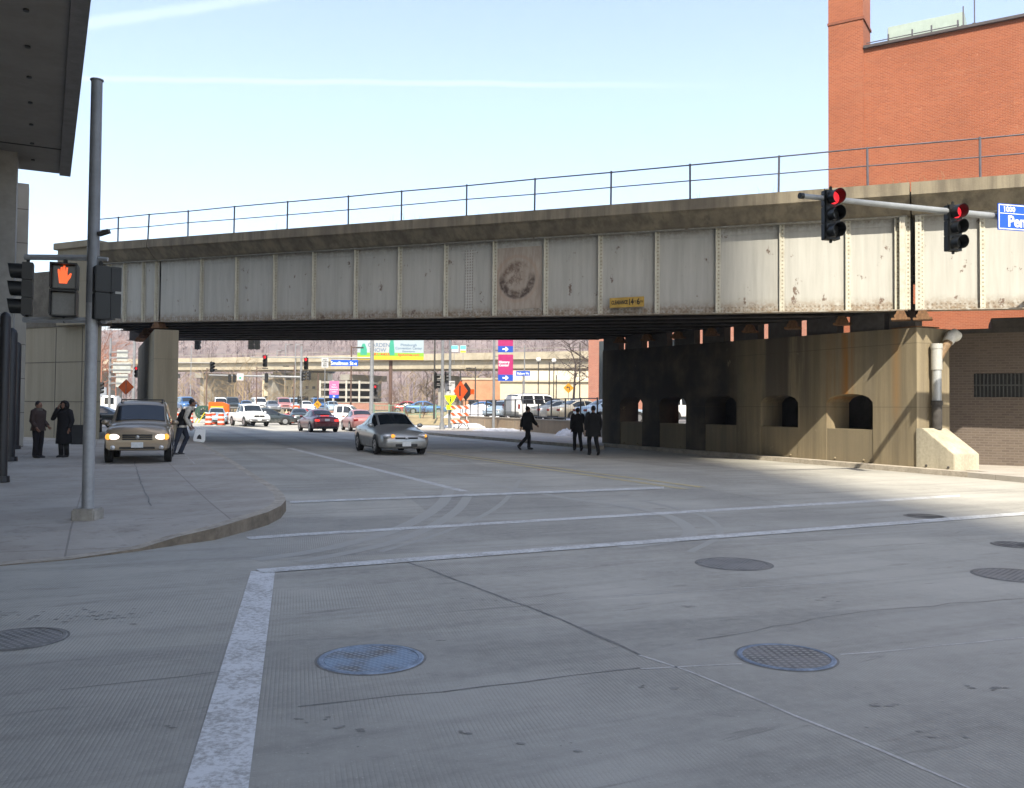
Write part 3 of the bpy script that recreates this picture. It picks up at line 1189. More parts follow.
# ------------------------------------------------------------------ brick wall under the right span
M_BRN = brick('brown brick', (.135, .105, .08), (.105, .08, .062), (.15, .122, .1), .22, .075, .12)
bw = empty('brick_wall', 'brown brick wall with a grilled opening in the shade under the right span', 'wall', C0 + RC * 1.32 + BN * 1.3, BZ)
mb = MB()
GX0, GX1, GZ0, GZ1 = .62, 2.35, 2.12, 2.82
mb.b2((-1.5, 0, 0), (GX0, .3, 4.0))
mb.b2((GX1, 0, 0), (14, .3, 4.0))
mb.b2((GX0, 0, 0), (GX1, .3, GZ0))
mb.b2((GX0, 0, GZ1), (GX1, .3, 4.0))
mb.build('wall', M_BRN, bw)
mb = MB()
b0 = Matrix.Rotation(-BZ, 3, 'Z') @ PW
q0, q1 = V((-1.52, .31, 0)), V((-1.52, .31, 0)) + b0 * 9.5
e_ = V((-b0.y, b0.x, 0)) * -.3
mb.prism([q0, q1, q1 + e_, q0 + e_], (0, 0, 3.9))
mb.build('return_wall', M_SOOT, bw)
mb = MB()
mb.b2((-1.5, -.05, 4.003), (14, .35, 4.13))
mb.build('coping', M_SOOT, bw)
mb = MB()
mb.b2((1.08, -.04, 4.133), (14, 2.5, 4.43))
mb.build('bearing_seat', M_SOOT, bw)
gr = MB()
for i in range(17):
    gr.b2((GX0 + .05 + i * .1, .03, GZ0), (GX0 + .08 + i * .1, .06, GZ1))
gr.b2((GX0, .02, GZ0 + .33), (GX1, .065, GZ0 + .37))
gr.build('grille', pm('grey grille bars', (.06, .062, .055), .6), bw)
mb = MB()
mb.b2((GX0, .2, GZ0), (GX1, .22, GZ1))
mb.build('dark_pane', pm('dark opening', (.02, .02, .02), .5), bw)
# ------------------------------------------------------------------ left abutment with its end pylon
M_ABUT = conc_mat('abutment concrete', (.29, .255, .185), (.23, .2, .14), (.26, .225, .16))
ab0 = on_bridge(95, -.3)
ab = empty('bridge_abutment', 'tan concrete abutment with a block on top at the left end of the bridge', 'abutment', ab0, BZ)
mb = MB()
ah = 5.25
AM = Matrix.Rotation(-BZ, 3, 'Z')
pw_ = AM @ PW
mb.prism([V((-.05, .3, 0)), V((-.05, .3, 0)) + pw_ * 12, V((-26, .3, 0)) + pw_ * 12, (-26, .3, 0)], (0, 0, ah))
mb.build('wall', M_ABUT, ab)
mb = MB()
mb.b2((-2.6, -.1, ah), (-.1, .9, 8.95))
mb.b2((-2.7, -.25, 8.7), (0, 1.0, 9.0))
mb.build('pylon', M_ABUT, ab, bevel=.02)
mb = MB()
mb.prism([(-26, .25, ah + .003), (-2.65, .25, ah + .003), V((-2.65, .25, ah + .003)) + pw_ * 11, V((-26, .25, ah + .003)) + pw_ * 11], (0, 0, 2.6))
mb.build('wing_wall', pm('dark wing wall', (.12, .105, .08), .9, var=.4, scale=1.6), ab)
mb = MB()
mb.b2((-6, .286, 1.78), (-.1, .299, 1.80))
mb.b2((-6, .286, 3.6), (-.1, .299, 3.62))
for x_ in (-1.3, -3.1):
    mb.b2((x_, .286, 0), (x_ + .015, .299, 5.2))
mb.build('formwork_joint', M_SOOT, ab)
# small dark utility box and litter bin at its foot
ub = empty('utility_cabinet', 'small dark cabinet on the ground beside the left abutment', 'cabinet', D(79, 440, 34.5).xy.to_3d() + V((0, 0, PZ)))
mb = MB()
mb.b2((-.25, -.2, 0), (.4, .2, .72))
mb.build('body', pm('dark cabinet paint', (.03, .03, .03), .5), ub, bevel=.02)
mb = MB()
mb.b2((-.27, -.22, .721), (.42, .22, .76))
mb.build('lid', M_SOOT, ub)

# ------------------------------------------------------------------ tall orange brick building
M_ORB = brick('orange brick', (.315, .088, .036), (.245, .066, .028), (.33, .14, .075), .22, .08, .22)
B0 = C0 + BN * 22
E = on_bridge(829, 22)
bb = empty('brick_building', 'tall windowless orange brick building rising behind the railway bridge', 'building', E, math.atan2(-math.sin(R(-30)), math.cos(R(-30))) * -1 if False else R(-32.5))
TOPZ = D(870, 50, E.y - .5).z + .05
mb = MB()
mb.b2((1.75, .0, 0), (40, 30, TOPZ - .2))
mb.build('wall', M_ORB, bb)
mb = MB()
mb.b2((0, -.10, 0), (1.76, 1.9, TOPZ + .6))
mb.b2((0, -.10, TOPZ + .6), (1.74, 1.9, 26))
mb.build('chimney', M_ORB, bb)
mb = MB()
zc = D(850, 27, E.y).z
mb.b2((-.04, -.14, zc), (1.80, 1.95, zc + .13))
mb.build('chimney_band', pm('dark brick band', (.2, .07, .04), .9), bb)
mb = MB()
mb.b2((12.0, -.14, 0), (13.2, -.003, TOPZ - .21))
mb.b2((24.0, -.14, 0), (25.2, -.003, TOPZ - .21))
mb.build('pilaster', M_ORB, bb)
mb = MB()
mb.b2((1.77, -.16, TOPZ - .2), (40, 30.1, TOPZ - .06))
mb.build('coping', pm('dark metal coping', (.06, .05, .05), .6), bb)
# rooftop machine and masts
hv = empty('rooftop_unit', 'pale green louvred cooling unit on the roof of the orange brick building', 'rooftop unit', E + Matrix.Rotation(R(-32.5), 3, 'Z') @ V((2.75, 1.0, TOPZ)), R(-32.5))
mb = MB()
mb.b2((.0, 0, .32), (3.6, 1.4, 1.12))
M_MINT = pm('pale green metal', (.33, .40, .35), .6, var=.1)
mb.build('housing', M_MINT, hv, bevel=.03)
mb = MB()
for x_ in (.05, 1.2, 2.1, 3.3):
    mb.b2((x_, -.3, .0), (x_ + .07, -.2, .62))
    mb.b2((x_, -.3, .22), (x_ + .07, 1.3, .315))
mb.b2((-1.0, -.28, .36), (3.4, -.24, .40))
mb.build('support_frame', M_RAIL, hv)
for x_ in (1.15, 2.3):
    mb = MB()
    mb.b2((x_, -.012, .35), (x_ + .05, -.002, .92))
    mb.build('seam', M_MINT, hv)
for i, (x_, h_, lb) in enumerate(((6.35, 1.2, 'shorter thin mast on the brick building roof beside the cooling unit'), (6.85, 2.4, 'taller thin mast at the right on the brick building roof'))):
    p = E + Matrix.Rotation(R(-32.5), 3, 'Z') @ V((x_, .6, TOPZ))
    a_ = empty('roof_mast', lb, 'mast', p)
    mb = MB()
    mb.sweep([(0, 0, 0), (0, 0, h_)], .035, 6)
    mb.build('rod', M_RAIL, a_)
    mb = MB()
    mb.box((0, 0, .1), (.3, .3, .2))
    mb.build('base', M_RAIL, a_)

# pinkish brick building beyond the pier
M_PNK = brick('pink brick', (.36, .135, .085), (.29, .1, .065), (.4, .26, .2), .22, .08, .15)
pk0 = D(588, 430, 78).xy.to_3d()
pk = empty('brick_building', 'low pinkish red brick building beyond the pier with dark windows', 'building', pk0, R(-24))
mb = MB()
mb.b2((0, 0, 0), (34, 14, 12))
mb.build('wall', M_PNK, pk)
mb = MB()
mb.b2((-.1, -.15, 12.003), (34.1, 14.1, 12.3))
mb.build('coping', M_SOOT, pk)
for x_ in (1.0, 7.5, 13, 20):
    for z_ in ((0.9, 7.6), (8.6, 10.6)):
        mb = MB()
        mb.b2((x_, -.06, z_[0]), (x_ + 1.5, -.003, z_[1]))
        o = mb.build('window', glass('dark window', (.02, .025, .03), .1), pk)
        f_ = MB()
        f_.b2((x_ - .1, -.1, z_[0] - .12), (x_ + 1.6, -.002, z_[0] - .003))
        f_.b2((x_ + .72, -.08, z_[0]), (x_ + .78, -.0605, z_[1]))
        f_.build('frame', M_RAIL, o)

# ------------------------------------------------------------------ hotel portico at the left
M_SOF = pm('grey soffit', (.27, .25, .22), .8, var=.12, scale=.6)
M_STONE = NB('stone cladding')
b = M_STONE
x, y, z = b.xyz()
n1 = b.noise(b.o, .9, 5)
c = b.mix(b.ss(n1, .3, .7), (.36, .33, .28), (.43, .40, .34))
j = b.ss(b.math('PINGPONG', z, .62), .02, .008)
c = b.mix(b.math('MULTIPLY', j, .85), c, (.1, .09, .08))
b.col(c)
b.set(Roughness=.75)
b.bump(b.math('SUBTRACT', 1.0, j), .4, .01)
M_STONE = b.m
FE = D(70.5, 175, 31)
hz = FE.z
ht = empty('portico_building', 'pale stone building with a tall flat canopy at the left edge', 'building', (FE.x, FE.y, PZ), 0)
ne = G(91, -2, hz)
CDIR = (V((ne.x, ne.y, 0)) - V((FE.x, FE.y, 0))).normalized()        # canopy edge, towards the camera
CR = V((-CDIR.y, CDIR.x, 0))
if CR.x < 0:
    CR = -CR                                                        # towards the road
cz = math.atan2(CR.y, CR.x)
ht.rotation_euler = (0, 0, cz)       # frame: x to the road, y away along the canopy edge
H = hz - PZ
mb = MB()
mb.b2((-16, -45, H), (-.353, 0, H + .9))
mb.build('canopy', M_SOF, ht)
mb = MB()
mb.b2((-.35, -45, H - .06), (.0, .02, H + 1.0))
mb.build('fascia', pm('canopy edge metal', (.2, .19, .18), .6), ht)
mb = MB()
mb.b2((-2.6, -45, H - .025), (-2.55, -.1, H - .003))
mb.b2((-16, -3.4, H - .025), (-.1, -3.35, H - .003))
mb.build('soffit_joint', M_SOOT, ht)
for i in range(9):
    mb = MB()
    mb.rings([(0, 0, 0, .055, .055), (0, 0, -.04, .06, .06)], 12)
    mb.build('soffit_light', pm('dark lamp can', (.04, .04, .04), .5), ht, loc=(-1.15, -1.6 - i * 2.1, H - .004))
Mi = Matrix.Rotation(-cz, 3, 'Z')


def ploc(px, Y):
    return Mi @ (D(px, 440, Y).xy.to_3d() - V((FE.x, FE.y, 0)))


p1 = ploc(23, 32.3)
mb = MB()
mb.b2((p1.x - 2.2, p1.y, -.1), (p1.x, p1.y + .9, H - .003))
mb.build('pillar', M_STONE, ht, bevel=.01)
p2 = ploc(10.5, 28.2)
mb = MB()
mb.b2((p2.x - 1.3, p2.y, -.1), (p2.x, p2.y + 1.3, H - .003))
mb.build('pillar', pm('grey smooth stone', (.27, .26, .235), .75, scale=1), ht, bevel=.01)
mb = MB()
mb.b2((-16, -45, H + .903), (-5, 2, 46))
mb.b2((-16, -45, -.1), (-15.7, 4, H - .003))
mb.build('wall', M_STONE, ht)
# slim black posts before the entrance
M_BKM = pm('black metal', (.018, .018, .02), .45)
for (px_, yb_, yt_, lb, wd) in ((1.5, 482, 312, 'nearest tall black steel post at the left edge', .10), (8.6, 461, 328, 'middle tall black steel post beside the portico', .15), (15.2, 449, 342, 'farthest and shortest black steel post beside the portico', .12)):
    g = G(px_, yb_, PZ)
    top = D(px_, yt_, g.y).z - PZ
    t = empty('steel_post', lb, 'post', g, 0, 'black steel posts before the portico')
    mb = MB()
    mb.rings([(0, 0, 0, wd, wd), (0, 0, top - wd, wd, wd), (0, 0, top - wd * .4, wd * .8, wd * .8), (0, 0, top, wd * .3, wd * .3)], 14)
    mb.build('shaft', M_BKM, t, smooth=True)
    mb = MB()
    mb.rings([(0, 0, 0, wd * 1.5, wd * 1.5), (0, 0, .12, wd * 1.4, wd * 1.4)], 14)
    mb.build('base', M_BKM, t)

# ------------------------------------------------------------------ unseen tower behind the camera, placed and sized to shade the crossing
tp = C0 + BB * 4.35
dh = V((TOSUN.x, TOSUN.y, 0)).normalized()
rt = tp + dh * ((162 + tp.y) / -dh.y)
tw = empty('shade_tower', 'unseen tall tower behind the camera, added to shade the crossing', 'building', (rt.x, -162, 0), 0)
TW, TD, THT = 62, 40, 246
mb = MB()
mb.b2((-TW, -TD, 0), (0, -.3, THT))
mb.build('wall', pm('shade tower stone', (.36, .34, .31), .8, scale=.05), tw)
mb = MB()
for fl in range(64):
    mb.b2((-TW, -.295, fl * 3.8 + 2.2), (0, -.02, fl * 3.8 + 3.6))
for i in range(20):
    mb.b2((-TW + i * (TW - .5) / 19, -.29, 0), (-TW + i * (TW - .5) / 19 + .5, 0, THT - .3))
mb.build('shade_tower_grid', pm('shade tower pale stone', (.42, .4, .36), .8, scale=.05), tw)
mb = MB()
mb.b2((-TW + .1, -.298, .2), (-.1, -.26, THT - 1))
mb.build('window', glass('shade tower glass', (.03, .045, .06), .08), tw)

# ------------------------------------------------------------------ signals
M_SIG = pm('black signal housing', (.005, .0055, .005), .45, var=.3)
M_RED = em('red signal lens', (1, .03, .045), .3, (.5, .02, .02))
M_OFF = pm('dark signal lens', (.03, .03, .028), .25)
M_POLE = pm('grey pole paint', (.17, .18, .19), .5, .15, var=.15, scale=3)
M_POLE2 = pm('bare galvanised pole', (.30, .31, .32), .5, .25, var=.15, scale=3)
M_ARM = pm('pale mast arm', (.25, .26, .26), .5, .2, var=.12, scale=3)


def signal(label, loc, face, lit=0, back=True, s=1.0, group=None, n=3, litmat=None):
    """three lamp head, lamps looking along its own -Y; loc is its centre"""
    t = empty('traffic_signal', label, 'traffic light', loc, face, group)
    hh = .355 * n
    mb = MB()
    for i in range(n):
        z0 = hh / 2 - .355 * (i + 1)
        mb.b2((-.17 * s, 0, (z0 + .004) * s), (.17 * s, .2 * s, (z0 + .351) * s))
    mb.b2((-.19 * s, .03 * s, -hh / 2 * s - .01), (-.1703 * s, .06 * s, hh / 2 * s + .03))
    mb.sweep([(0, .1 * s, -hh / 2 * s - .06), (0, .1 * s, hh / 2 * s + .09)], .035 * s, 8)
    o = mb.build('housing', M_SIG, t, bevel=.012 * s)
    for i in range(n):
        z0 = (hh / 2 - .355 * (i + .5)) * s
        m = MB()
        segs = 18
        vs, fs = [], []
        for j in range(segs + 1):
            a = R(-150 + 300 * j / segs) + math.pi / 2
            ln = (.27 - .07 * abs(j / segs - .5) * 2) * s
            for rr in (.155, .147):
                vs += [(rr * s * math.cos(a), 0, z0 + rr * s * math.sin(a)), (rr * s * math.cos(a), -ln, z0 + rr * s * math.sin(a))]
        for j in range(segs):
            q = j * 4
            fs += [(q, q + 1, q + 5, q + 4), (q + 2, q + 6, q + 7, q + 3), (q + 1, q + 3, q + 7, q + 5)]
        m.add(vs, fs)
        vz = m.build('visor', M_SIG, t, smooth=True)
        m = MB()
        m.ball((0, -.008 * s, z0), (.14 * s, .03 * s, .14 * s), 16, 8)
        m.build('lens', (litmat or M_RED) if i == lit else M_OFF, vz, smooth=True)
    return t


HAND = [(-.062, -.105), (-.07, -.03), (-.082, .05), (-.083, .095), (-.062, .098), (-.055, .05), (-.045, .125), (-.022, .13), (-.02, .06), (-.012, .15), (.012, .15), (.014, .06),
        (.026, .128), (.048, .122), (.04, .04), (.046, .0), (.075, .045), (.098, .04), (.082, -.02), (.045, -.075), (.04, -.105)]


def ped(label, loc, face, lit=True):
    """two section pedestrian signal looking along its -Y"""
    t = empty('pedestrian_signal', label, 'pedestrian signal', loc, face)
    mb = MB()
    for z0 in (-.36, .005):
        mb.b2((-.165, .0, z0), (.165, .2, z0 + .355))
    mb.sweep([(0, .1, -.44), (0, .1, .44)], .03, 8)
    mb.build('housing', M_SIG, t, bevel=.012)
    for z0 in (-.36, .005):
        m = MB()
        for lo, hi in (((-.165, -.13, z0 + .33), (.165, -.001, z0 + .352)), ((-.165, -.13, z0 + .02), (-.145, -.0012, z0 + .329)), ((.145, -.13, z0 + .02), (.165, -.0012, z0 + .329)), ((-.165, -.05, z0 + .003), (.165, -.0013, z0 + .0195))):
            m.b2(lo, hi)
        m.build('visor', M_SIG, t)
        m = MB()
        m.b2((-.143, -.012, z0 + .022), (.143, -.002, z0 + .328))
        m.build('screen', pm('grey lens screen', (.1, .1, .095), .3, var=.15, scale=30) if z0 < 0 else M_OFF, t)
    if lit:
        m = MB()
        m.prism([(x_ * .95, -.014, .187 + z_ * .95) for x_, z_ in HAND], (0, -.004, 0))
        m.build('hand_symbol', em('orange hand light', (1, .10, .012), .32, (.5, .1, .02)), t)
    return t


# left pole
pb = G(87.5, 519.5, PZ)
sp_ = empty('signal_pole', 'tall bare grey signal pole standing in a concrete block on the plaza', 'signal pole', pb)
PTOP = D(95.5, 81, pb.y).z - pb.z
mb = MB()
mb.b2((-.155, -.155, -.02), (.155, .155, .155))
mb.build('base', pm('pole base concrete', (.3, .28, .245), .9, var=.3, bump=.3), sp_, bevel=.02)
zc = D(91, 303, pb.y).z - pb.z
mb = MB()
mb.sweep([(0, 0, .15), (0, 0, zc)], [.078, .078], 12)
mb.build('lower_shaft', M_POLE2, sp_, smooth=True)
mb = MB()
mb.sweep([(0, 0, zc), (0, 0, PTOP)], [.0795, .073], 12)
mb.build('upper_shaft', M_POLE, sp_, smooth=True)
mb = MB()
mb.sweep([(0, 0, PTOP + .002), (0, 0, PTOP + .02)], .088, 12)
mb.build('cap', M_POLE, sp_)
left = -RC.copy()
left = (D(18, 400, pb.y) - D(90, 400, pb.y))
left.z = 0
left = left.normalized()
for yy in (257.5, 320):
    z_ = D(60, yy, pb.y).z - pb.z
    mb = MB()
    mb.sweep([(0, 0, z_), (left * .93) + V((0, 0, z_))], .042, 6)
    mb.sweep([(0, 0, z_), (-left * .2) + V((0, 0, z_ - .02))], .03, 6)
    mb.build('arm', M_POLE2, sp_)
mb = MB()
mb.box((.15, -.02, D(100, 233, pb.y).z - pb.z), (.15, .08, .05), Matrix.Rotation(R(-18), 3, 'Y'))
mb.build('camera_housing', M_SOOT, sp_)
ped('pedestrian signal showing an orange raised hand left of the grey pole', D(64, 290, pb.y - .1), R(20), True)
ped('dark pedestrian signal turned away on the right of the grey pole', D(108, 294, pb.y + .05), R(128), False)
signal('traffic light seen from its side at the left edge beside the hand signal', D(22, 289, pb.y), math.atan2(-RC.y, -RC.x) + math.pi / 2, lit=9, s=.68)

# right mast arm
def mast(px, py, Y):
    return D(px, py, Y)


A0, A1 = D(803, 196, 18.6), D(1000, 217, 20.9)
ad = (A1 - A0).normalized()
poleb = A0 + ad * 12.5
mp = empty('signal_mast', 'pale steel mast arm reaching in from the right in front of the bridge', 'signal pole', (poleb.x, poleb.y, .1))
mb = MB()
o_ = V((poleb.x, poleb.y, .1))
mb.sweep([A0 - o_, A0 + ad * 6 - o_, A0 + ad * 12.5 - o_], [.055, .085, .12], 12)
mb.build('arm', M_ARM, mp, smooth=True)
mb = MB()
mb.sweep([(0, 0, 0), (0, 0, A0.z + 1.2)], [.17, .13], 14)
mb.sweep([(0, 0, 0), (0, 0, .06)], .3, 14)
mb.build('shaft', M_ARM, mp, smooth=True)
mb = MB()
mb.sweep([A0 - ad * .09 - o_, A0 - ad * .001 - o_], .065, 12)
mb.build('end_cap', M_SIG, mp)
fc = -R(9) + math.atan2(-math.cos(math.atan2(ad.y, ad.x)), math.sin(math.atan2(ad.y, ad.x))) + math.pi / 2
for px_, py_, lb in ((829, 216, 'larger left red traffic light hanging near the tip of the mast arm'), (951, 229, 'right red traffic light on the mast arm beside the blue street sign')):
    t_ = ((px_ - 803) / 197)
    Yk = 18.6 + (20.9 - 18.6) * t_
    pz = D(px_, py_, Yk)
    f_ = V((math.sin(fc), -math.cos(fc), 0))
    signal(lb, pz + f_ * .16, fc, lit=0, group='traffic lights on the right mast arm')
# street sign
sn0, sn1 = D(994.5, 217.5, 20.75), D(1024, 219.5, 21.05)
sg = empty('street_name_sign', 'blue street name sign with white lettering at the right edge', 'sign', sn0 - V((0, .12, .0)), R(14))
M_SBL = pm('blue sign face', (.012, .075, .42), .4, var=.06)
M_SWH = pm('white sign lettering', (.8, .8, .8), .5, var=.04)
mb = MB()
mb.b2((0, -.02, -.31), (2.15, .0, .31))
mb.build('sign_board', M_SBL, sg)
mb = MB()
for lo, hi in (((.02, -.026, .27), (2.13, -.0205, .29)), ((.02, -.026, -.29), (2.13, -.0205, -.27)), ((.02, -.026, -.269), (.04, -.0205, .269)), ((2.11, -.026, -.269), (2.13, -.0205, .269)), ((.05, -.026, .075), (2.1, -.0205, .088))):
    mb.b2(lo, hi)
mb.build('border', M_SWH, sg)
text('1000', .17, 'lettering', M_SWH, sg, (.14, -.024, .175), UP, 'LEFT', bold=.004)
text('Penn Ave', .36, 'lettering', M_SWH, sg, (.27, -.024, -.11), UP, 'LEFT', bold=.010, sx=.95)
mb = MB()
for x_ in (.3, 1.8):
    mb.b2((x_, .001, -.1), (x_ + .06, .14, .1))
mb.build('bracket', M_SIG, sg)

# ------------------------------------------------------------------ manhole covers
def cover_mat(name, tint, amount, cell):
    b = NB(name)
    x, y, z = b.xyz()
    gx = b.math('PINGPONG', x, cell)
    gy = b.math('PINGPONG', y, cell)
    f = b.math('MULTIPLY', b.ss(gx, cell * .3, cell * .55), b.ss(gy, cell * .3, cell * .55))
    n1 = b.noise(b.o, 3, 5)
    c = b.mix(f, (.11, .105, .096), (.30, .285, .26))
    c = b.mix(b.math('MULTIPLY', b.ss(n1, .35, .6), amount), c, tint)
    b.col(c)
    b.set(Roughness=.6, Metallic=.25)
    b.bump(f, .5, .008)
    return b.m


M_MH = cover_mat('iron cover', (.27, .255, .235), .5, .026)
M_MHB = cover_mat('blue sprayed cover', (.24, .33, .44), .8, .02)
M_MHD = cover_mat('dark iron cover', (.03, .03, .03), .85, .03)
M_RING = pm('iron ring', (.19, .18, .165), .55, .3, var=.35, scale=6)
for (px_, py_, hw, m_, mr, lb) in ((371, 659, 57, M_MHB, pm('blue sprayed ring', (.21, .26, .33), .6, var=.4, scale=6), 'manhole cover sprayed blue, in the road right of the wide stop line'),
                              (786, 657, 51, M_MH, pm('bluish ring', (.18, .22, .28), .6, var=.4, scale=6), 'large grey iron manhole cover with a bluish rim in the right foreground'),
                              (734, 564, 39, M_MH, M_RING, 'flat brownish manhole cover just in front of the long crosswalk line'),
                              (18, 639, 49, M_MH, M_RING, 'manhole cover cut by the left edge of the picture'),
                              (925, 516.3, 20, M_MHD, M_RING, 'small dark cover beside the crosswalk line at right'),
                              (1016, 545, 23, M_MHD, M_RING, 'small dark cover at the right edge'),
                              (1016, 575.5, 41, M_MH, M_RING, 'grey gridded cover cut by the right edge, nearest the dark one')):
    g = G(px_, py_)
    rr = (G(px_ + hw, py_) - G(px_ - hw, py_)).length / 2 * .93
    t = empty('manhole_cover', lb, 'manhole cover', (g.x, g.y, 0), rnd.uniform(0, 1), 'manhole covers in the crossing')
    mb = MB()
    n = 40
    vs, fs = [], []
    for j in range(n):
        a = 2 * math.pi * j / n
        for q, z_ in ((1.0, .003), (.97, .009), (.9, .009), (.885, .004)):
            vs.append((rr * q * math.cos(a), rr * q * math.sin(a), z_))
    for j in range(n):
        for q in range(3):
            fs.append((j * 4 + q, j * 4 + q + 1, ((j + 1) % n) * 4 + q + 1, ((j + 1) % n) * 4 + q))
    mb.add(vs, fs)
    mb.build('ring', mr, t)
    mb = MB()
    mb.rings([(0, 0, .0035, rr * .885, rr * .885), (0, 0, .0065, rr * .87, rr * .87)], n)
    mb.build('cover', m_, t)
    mb = MB()
    mb.rings([(0, 0, .0022, rr * 1.05, rr * 1.05), (0, 0, .0026, rr * 1.045, rr * 1.045)], n)
    mb.rings([(0, 0, .0028, rr * .9, rr * .9), (0, 0, .0034, rr * .89, rr * .89)], n)
    mb.build('rim_gap', M_JOINT, t)
# ------------------------------------------------------------------ vehicles (own frame: x forward, y to the left, z up)
SEDAN = dict(L=4.8, st=[
    (-2.40, .40, .62, .64, .66, .60, .50), (-2.36, .30, .80, .84, .78, .70, .60), (-2.22, .25, .93, .97, .85, .76, .64), (-1.75, .22, .95, 1.03, .89, .78, .66),
    (-1.50, .21, .95, 1.08, .90, .79, .64), (-.85, .20, .95, 1.40, .90, .79, .57), (-.50, .20, .945, 1.45, .90, .79, .57), (-.1, .20, .94, 1.46, .90, .79, .57),
    (.22, .20, .93, 1.42, .90, .79, .575), (1.10, .20, .91, .99, .90, .78, .67), (1.30, .21, .89, .95, .90, .77, .64), (1.75, .22, .83, .88, .88, .74, .58), (2.12, .23, .77, .82, .86, .74, .56),
    (2.30, .25, .70, .74, .81, .70, .52), (2.38, .28, .60, .64, .75, .66, .5), (2.42, .32, .54, .56, .70, .60, .45)],
    ws=(.27, 1.07), rw=(-1.46, -.88), side=[(-1.25, -.34), (-.28, .88)], wx=(-1.42, 1.42), wr=.325, floor=.2)
SUVP = dict(L=4.2, st=[
    (-2.08, .45, .98, 1.02, .72, .66, .56), (-2.04, .38, 1.00, 1.50, .82, .76, .58), (-1.90, .34, 1.02, 1.64, .86, .81, .655), (-1.2, .32, 1.02, 1.68, .87, .815, .665), (-.3, .32, 1.01, 1.69, .87, .815, .665),
    (.08, .32, 1.0, 1.66, .87, .815, .665), (.30, .32, 1.0, 1.58, .87, .815, .67), (.98, .32, .99, 1.09, .87, .81, .72), (1.15, .33, .98, 1.04, .87, .79, .66), (1.60, .34, .97, 1.03, .86, .77, .66), (1.88, .36, .94, .99, .85, .75, .64),
    (2.0, .38, .90, .94, .83, .72, .60), (2.06, .40, .80, .83, .80, .68, .56)],
    ws=(.31, .96), rw=(-2.05, -1.93), side=[(-1.86, -1.12), (-1.05, -.28), (-.2, .72)], wx=(-1.28, 1.24), wr=.345, floor=.33)
WAGON = dict(L=5.4, st=[
    (-2.68, .45, 1.0, 1.04, .86, .80, .70), (-2.62, .36, 1.08, 1.72, .94, .87, .66), (-2.4, .34, 1.10, 1.84, .97, .89, .70), (-1.4, .34, 1.10, 1.90, .98, .90, .71), (.2, .34, 1.09, 1.90, .98, .90, .71), (.62, .34, 1.08, 1.84, .98, .90, .715), (1.40, .34, 1.07, 1.18, .98, .89, .78),
    (1.6, .35, 1.06, 1.13, .98, .88, .76), (2.2, .36, 1.02, 1.08, .96, .86, .72), (2.55, .38, .95, 1.0, .93, .82, .68), (2.68, .42, .8, .84, .88, .76, .62)],
    ws=(.68, 1.38), rw=(-2.63, -2.44), side=[(-2.38, -1.2), (-1.08, -.2), (-.1, 1.12)], wx=(-1.65, 1.72), wr=.38, floor=.36)
PICK = dict(L=5.5, st=[
    (-2.72, .5, 1.04, 1.06, .88, .82, .76), (-2.68, .42, 1.08, 1.11, .94, .88, .82), (-.72, .4, 1.08, 1.11, .96, .89, .82), (-.70, .38, 1.08, 1.70, .96, .89, .64), (-.5, .38, 1.08, 1.80, .96, .89, .67), (.3, .38, 1.07, 1.81, .96, .89, .67), (.55, .38, 1.06, 1.75, .96, .89, .675),
    (1.22, .38, 1.05, 1.16, .96, .88, .76), (1.4, .38, 1.04, 1.12, .96, .87, .74), (2.2, .4, 1.0, 1.06, .95, .85, .70), (2.6, .42, .92, .97, .92, .80, .66), (2.7, .45, .76, .8, .88, .76, .6)],
    ws=(.6, 1.2), rw=(-.71, -.69), side=[(-.48, .02), (.1, .96)], wx=(-1.7, 1.72), wr=.38, floor=.4)
M_TYRE = pm('tyre rubber', (.02, .02, .02), .85, var=.3)
M_RIM = pm('alloy rim', (.35, .35, .35), .35, .7, var=.15)
M_TRIM = pm('black trim', (.02, .02, .02), .55)
M_TAIL = pm('red tail lamp', (.22, .012, .012), .25)
M_TAILON = em('lit brake lamp', (1, .06, .05), .3, (.5, .02, .02))
M_HEAD = pm('clear headlamp', (.62, .63, .64), .15, .3)
M_HEADON = em('lit headlamp', (1, .84, .76), .8, (.8, .8, .8))
M_AMBER = em('lit amber lamp', (1, .38, .05), .36, (.6, .25, .03))
M_PLATE = pm('licence plate', (.6, .62, .62), .5, var=.1, scale=14)


def interp(st, x):
    if x <= st[0][0]:
        return st[0][1:]
    for a, b_ in zip(st, st[1:]):
        if a[0] <= x <= b_[0]:
            t = (x - a[0]) / (b_[0] - a[0])
            return tuple(a[i] + (b_[i] - a[i]) * t for i in range(1, 7))
    return st[-1][1:]


def section(p, x):
    zb_, zs, zt, wb, wsh, wt = interp(p['st'], x)
    hh = zt - zs
    cr = .035
    return [(0, zb_), (wb * .84, zb_), (wb * .96, zb_ + .07), (wb, zb_ + .42 * (zs - zb_)), (wb * .995, zb_ + .62 * (zs - zb_)), (wb * .965, zb_ + .86 * (zs - zb_)), (wsh + .02, zs - .012), (wsh, zs),
            (wsh - (wsh - wt) * .5, zs + hh * .52), (wt, zt - min(.05, hh * .3)), (wt * .93, zt - .008), (wt * .6, zt + cr * .6), (0, zt + cr)]


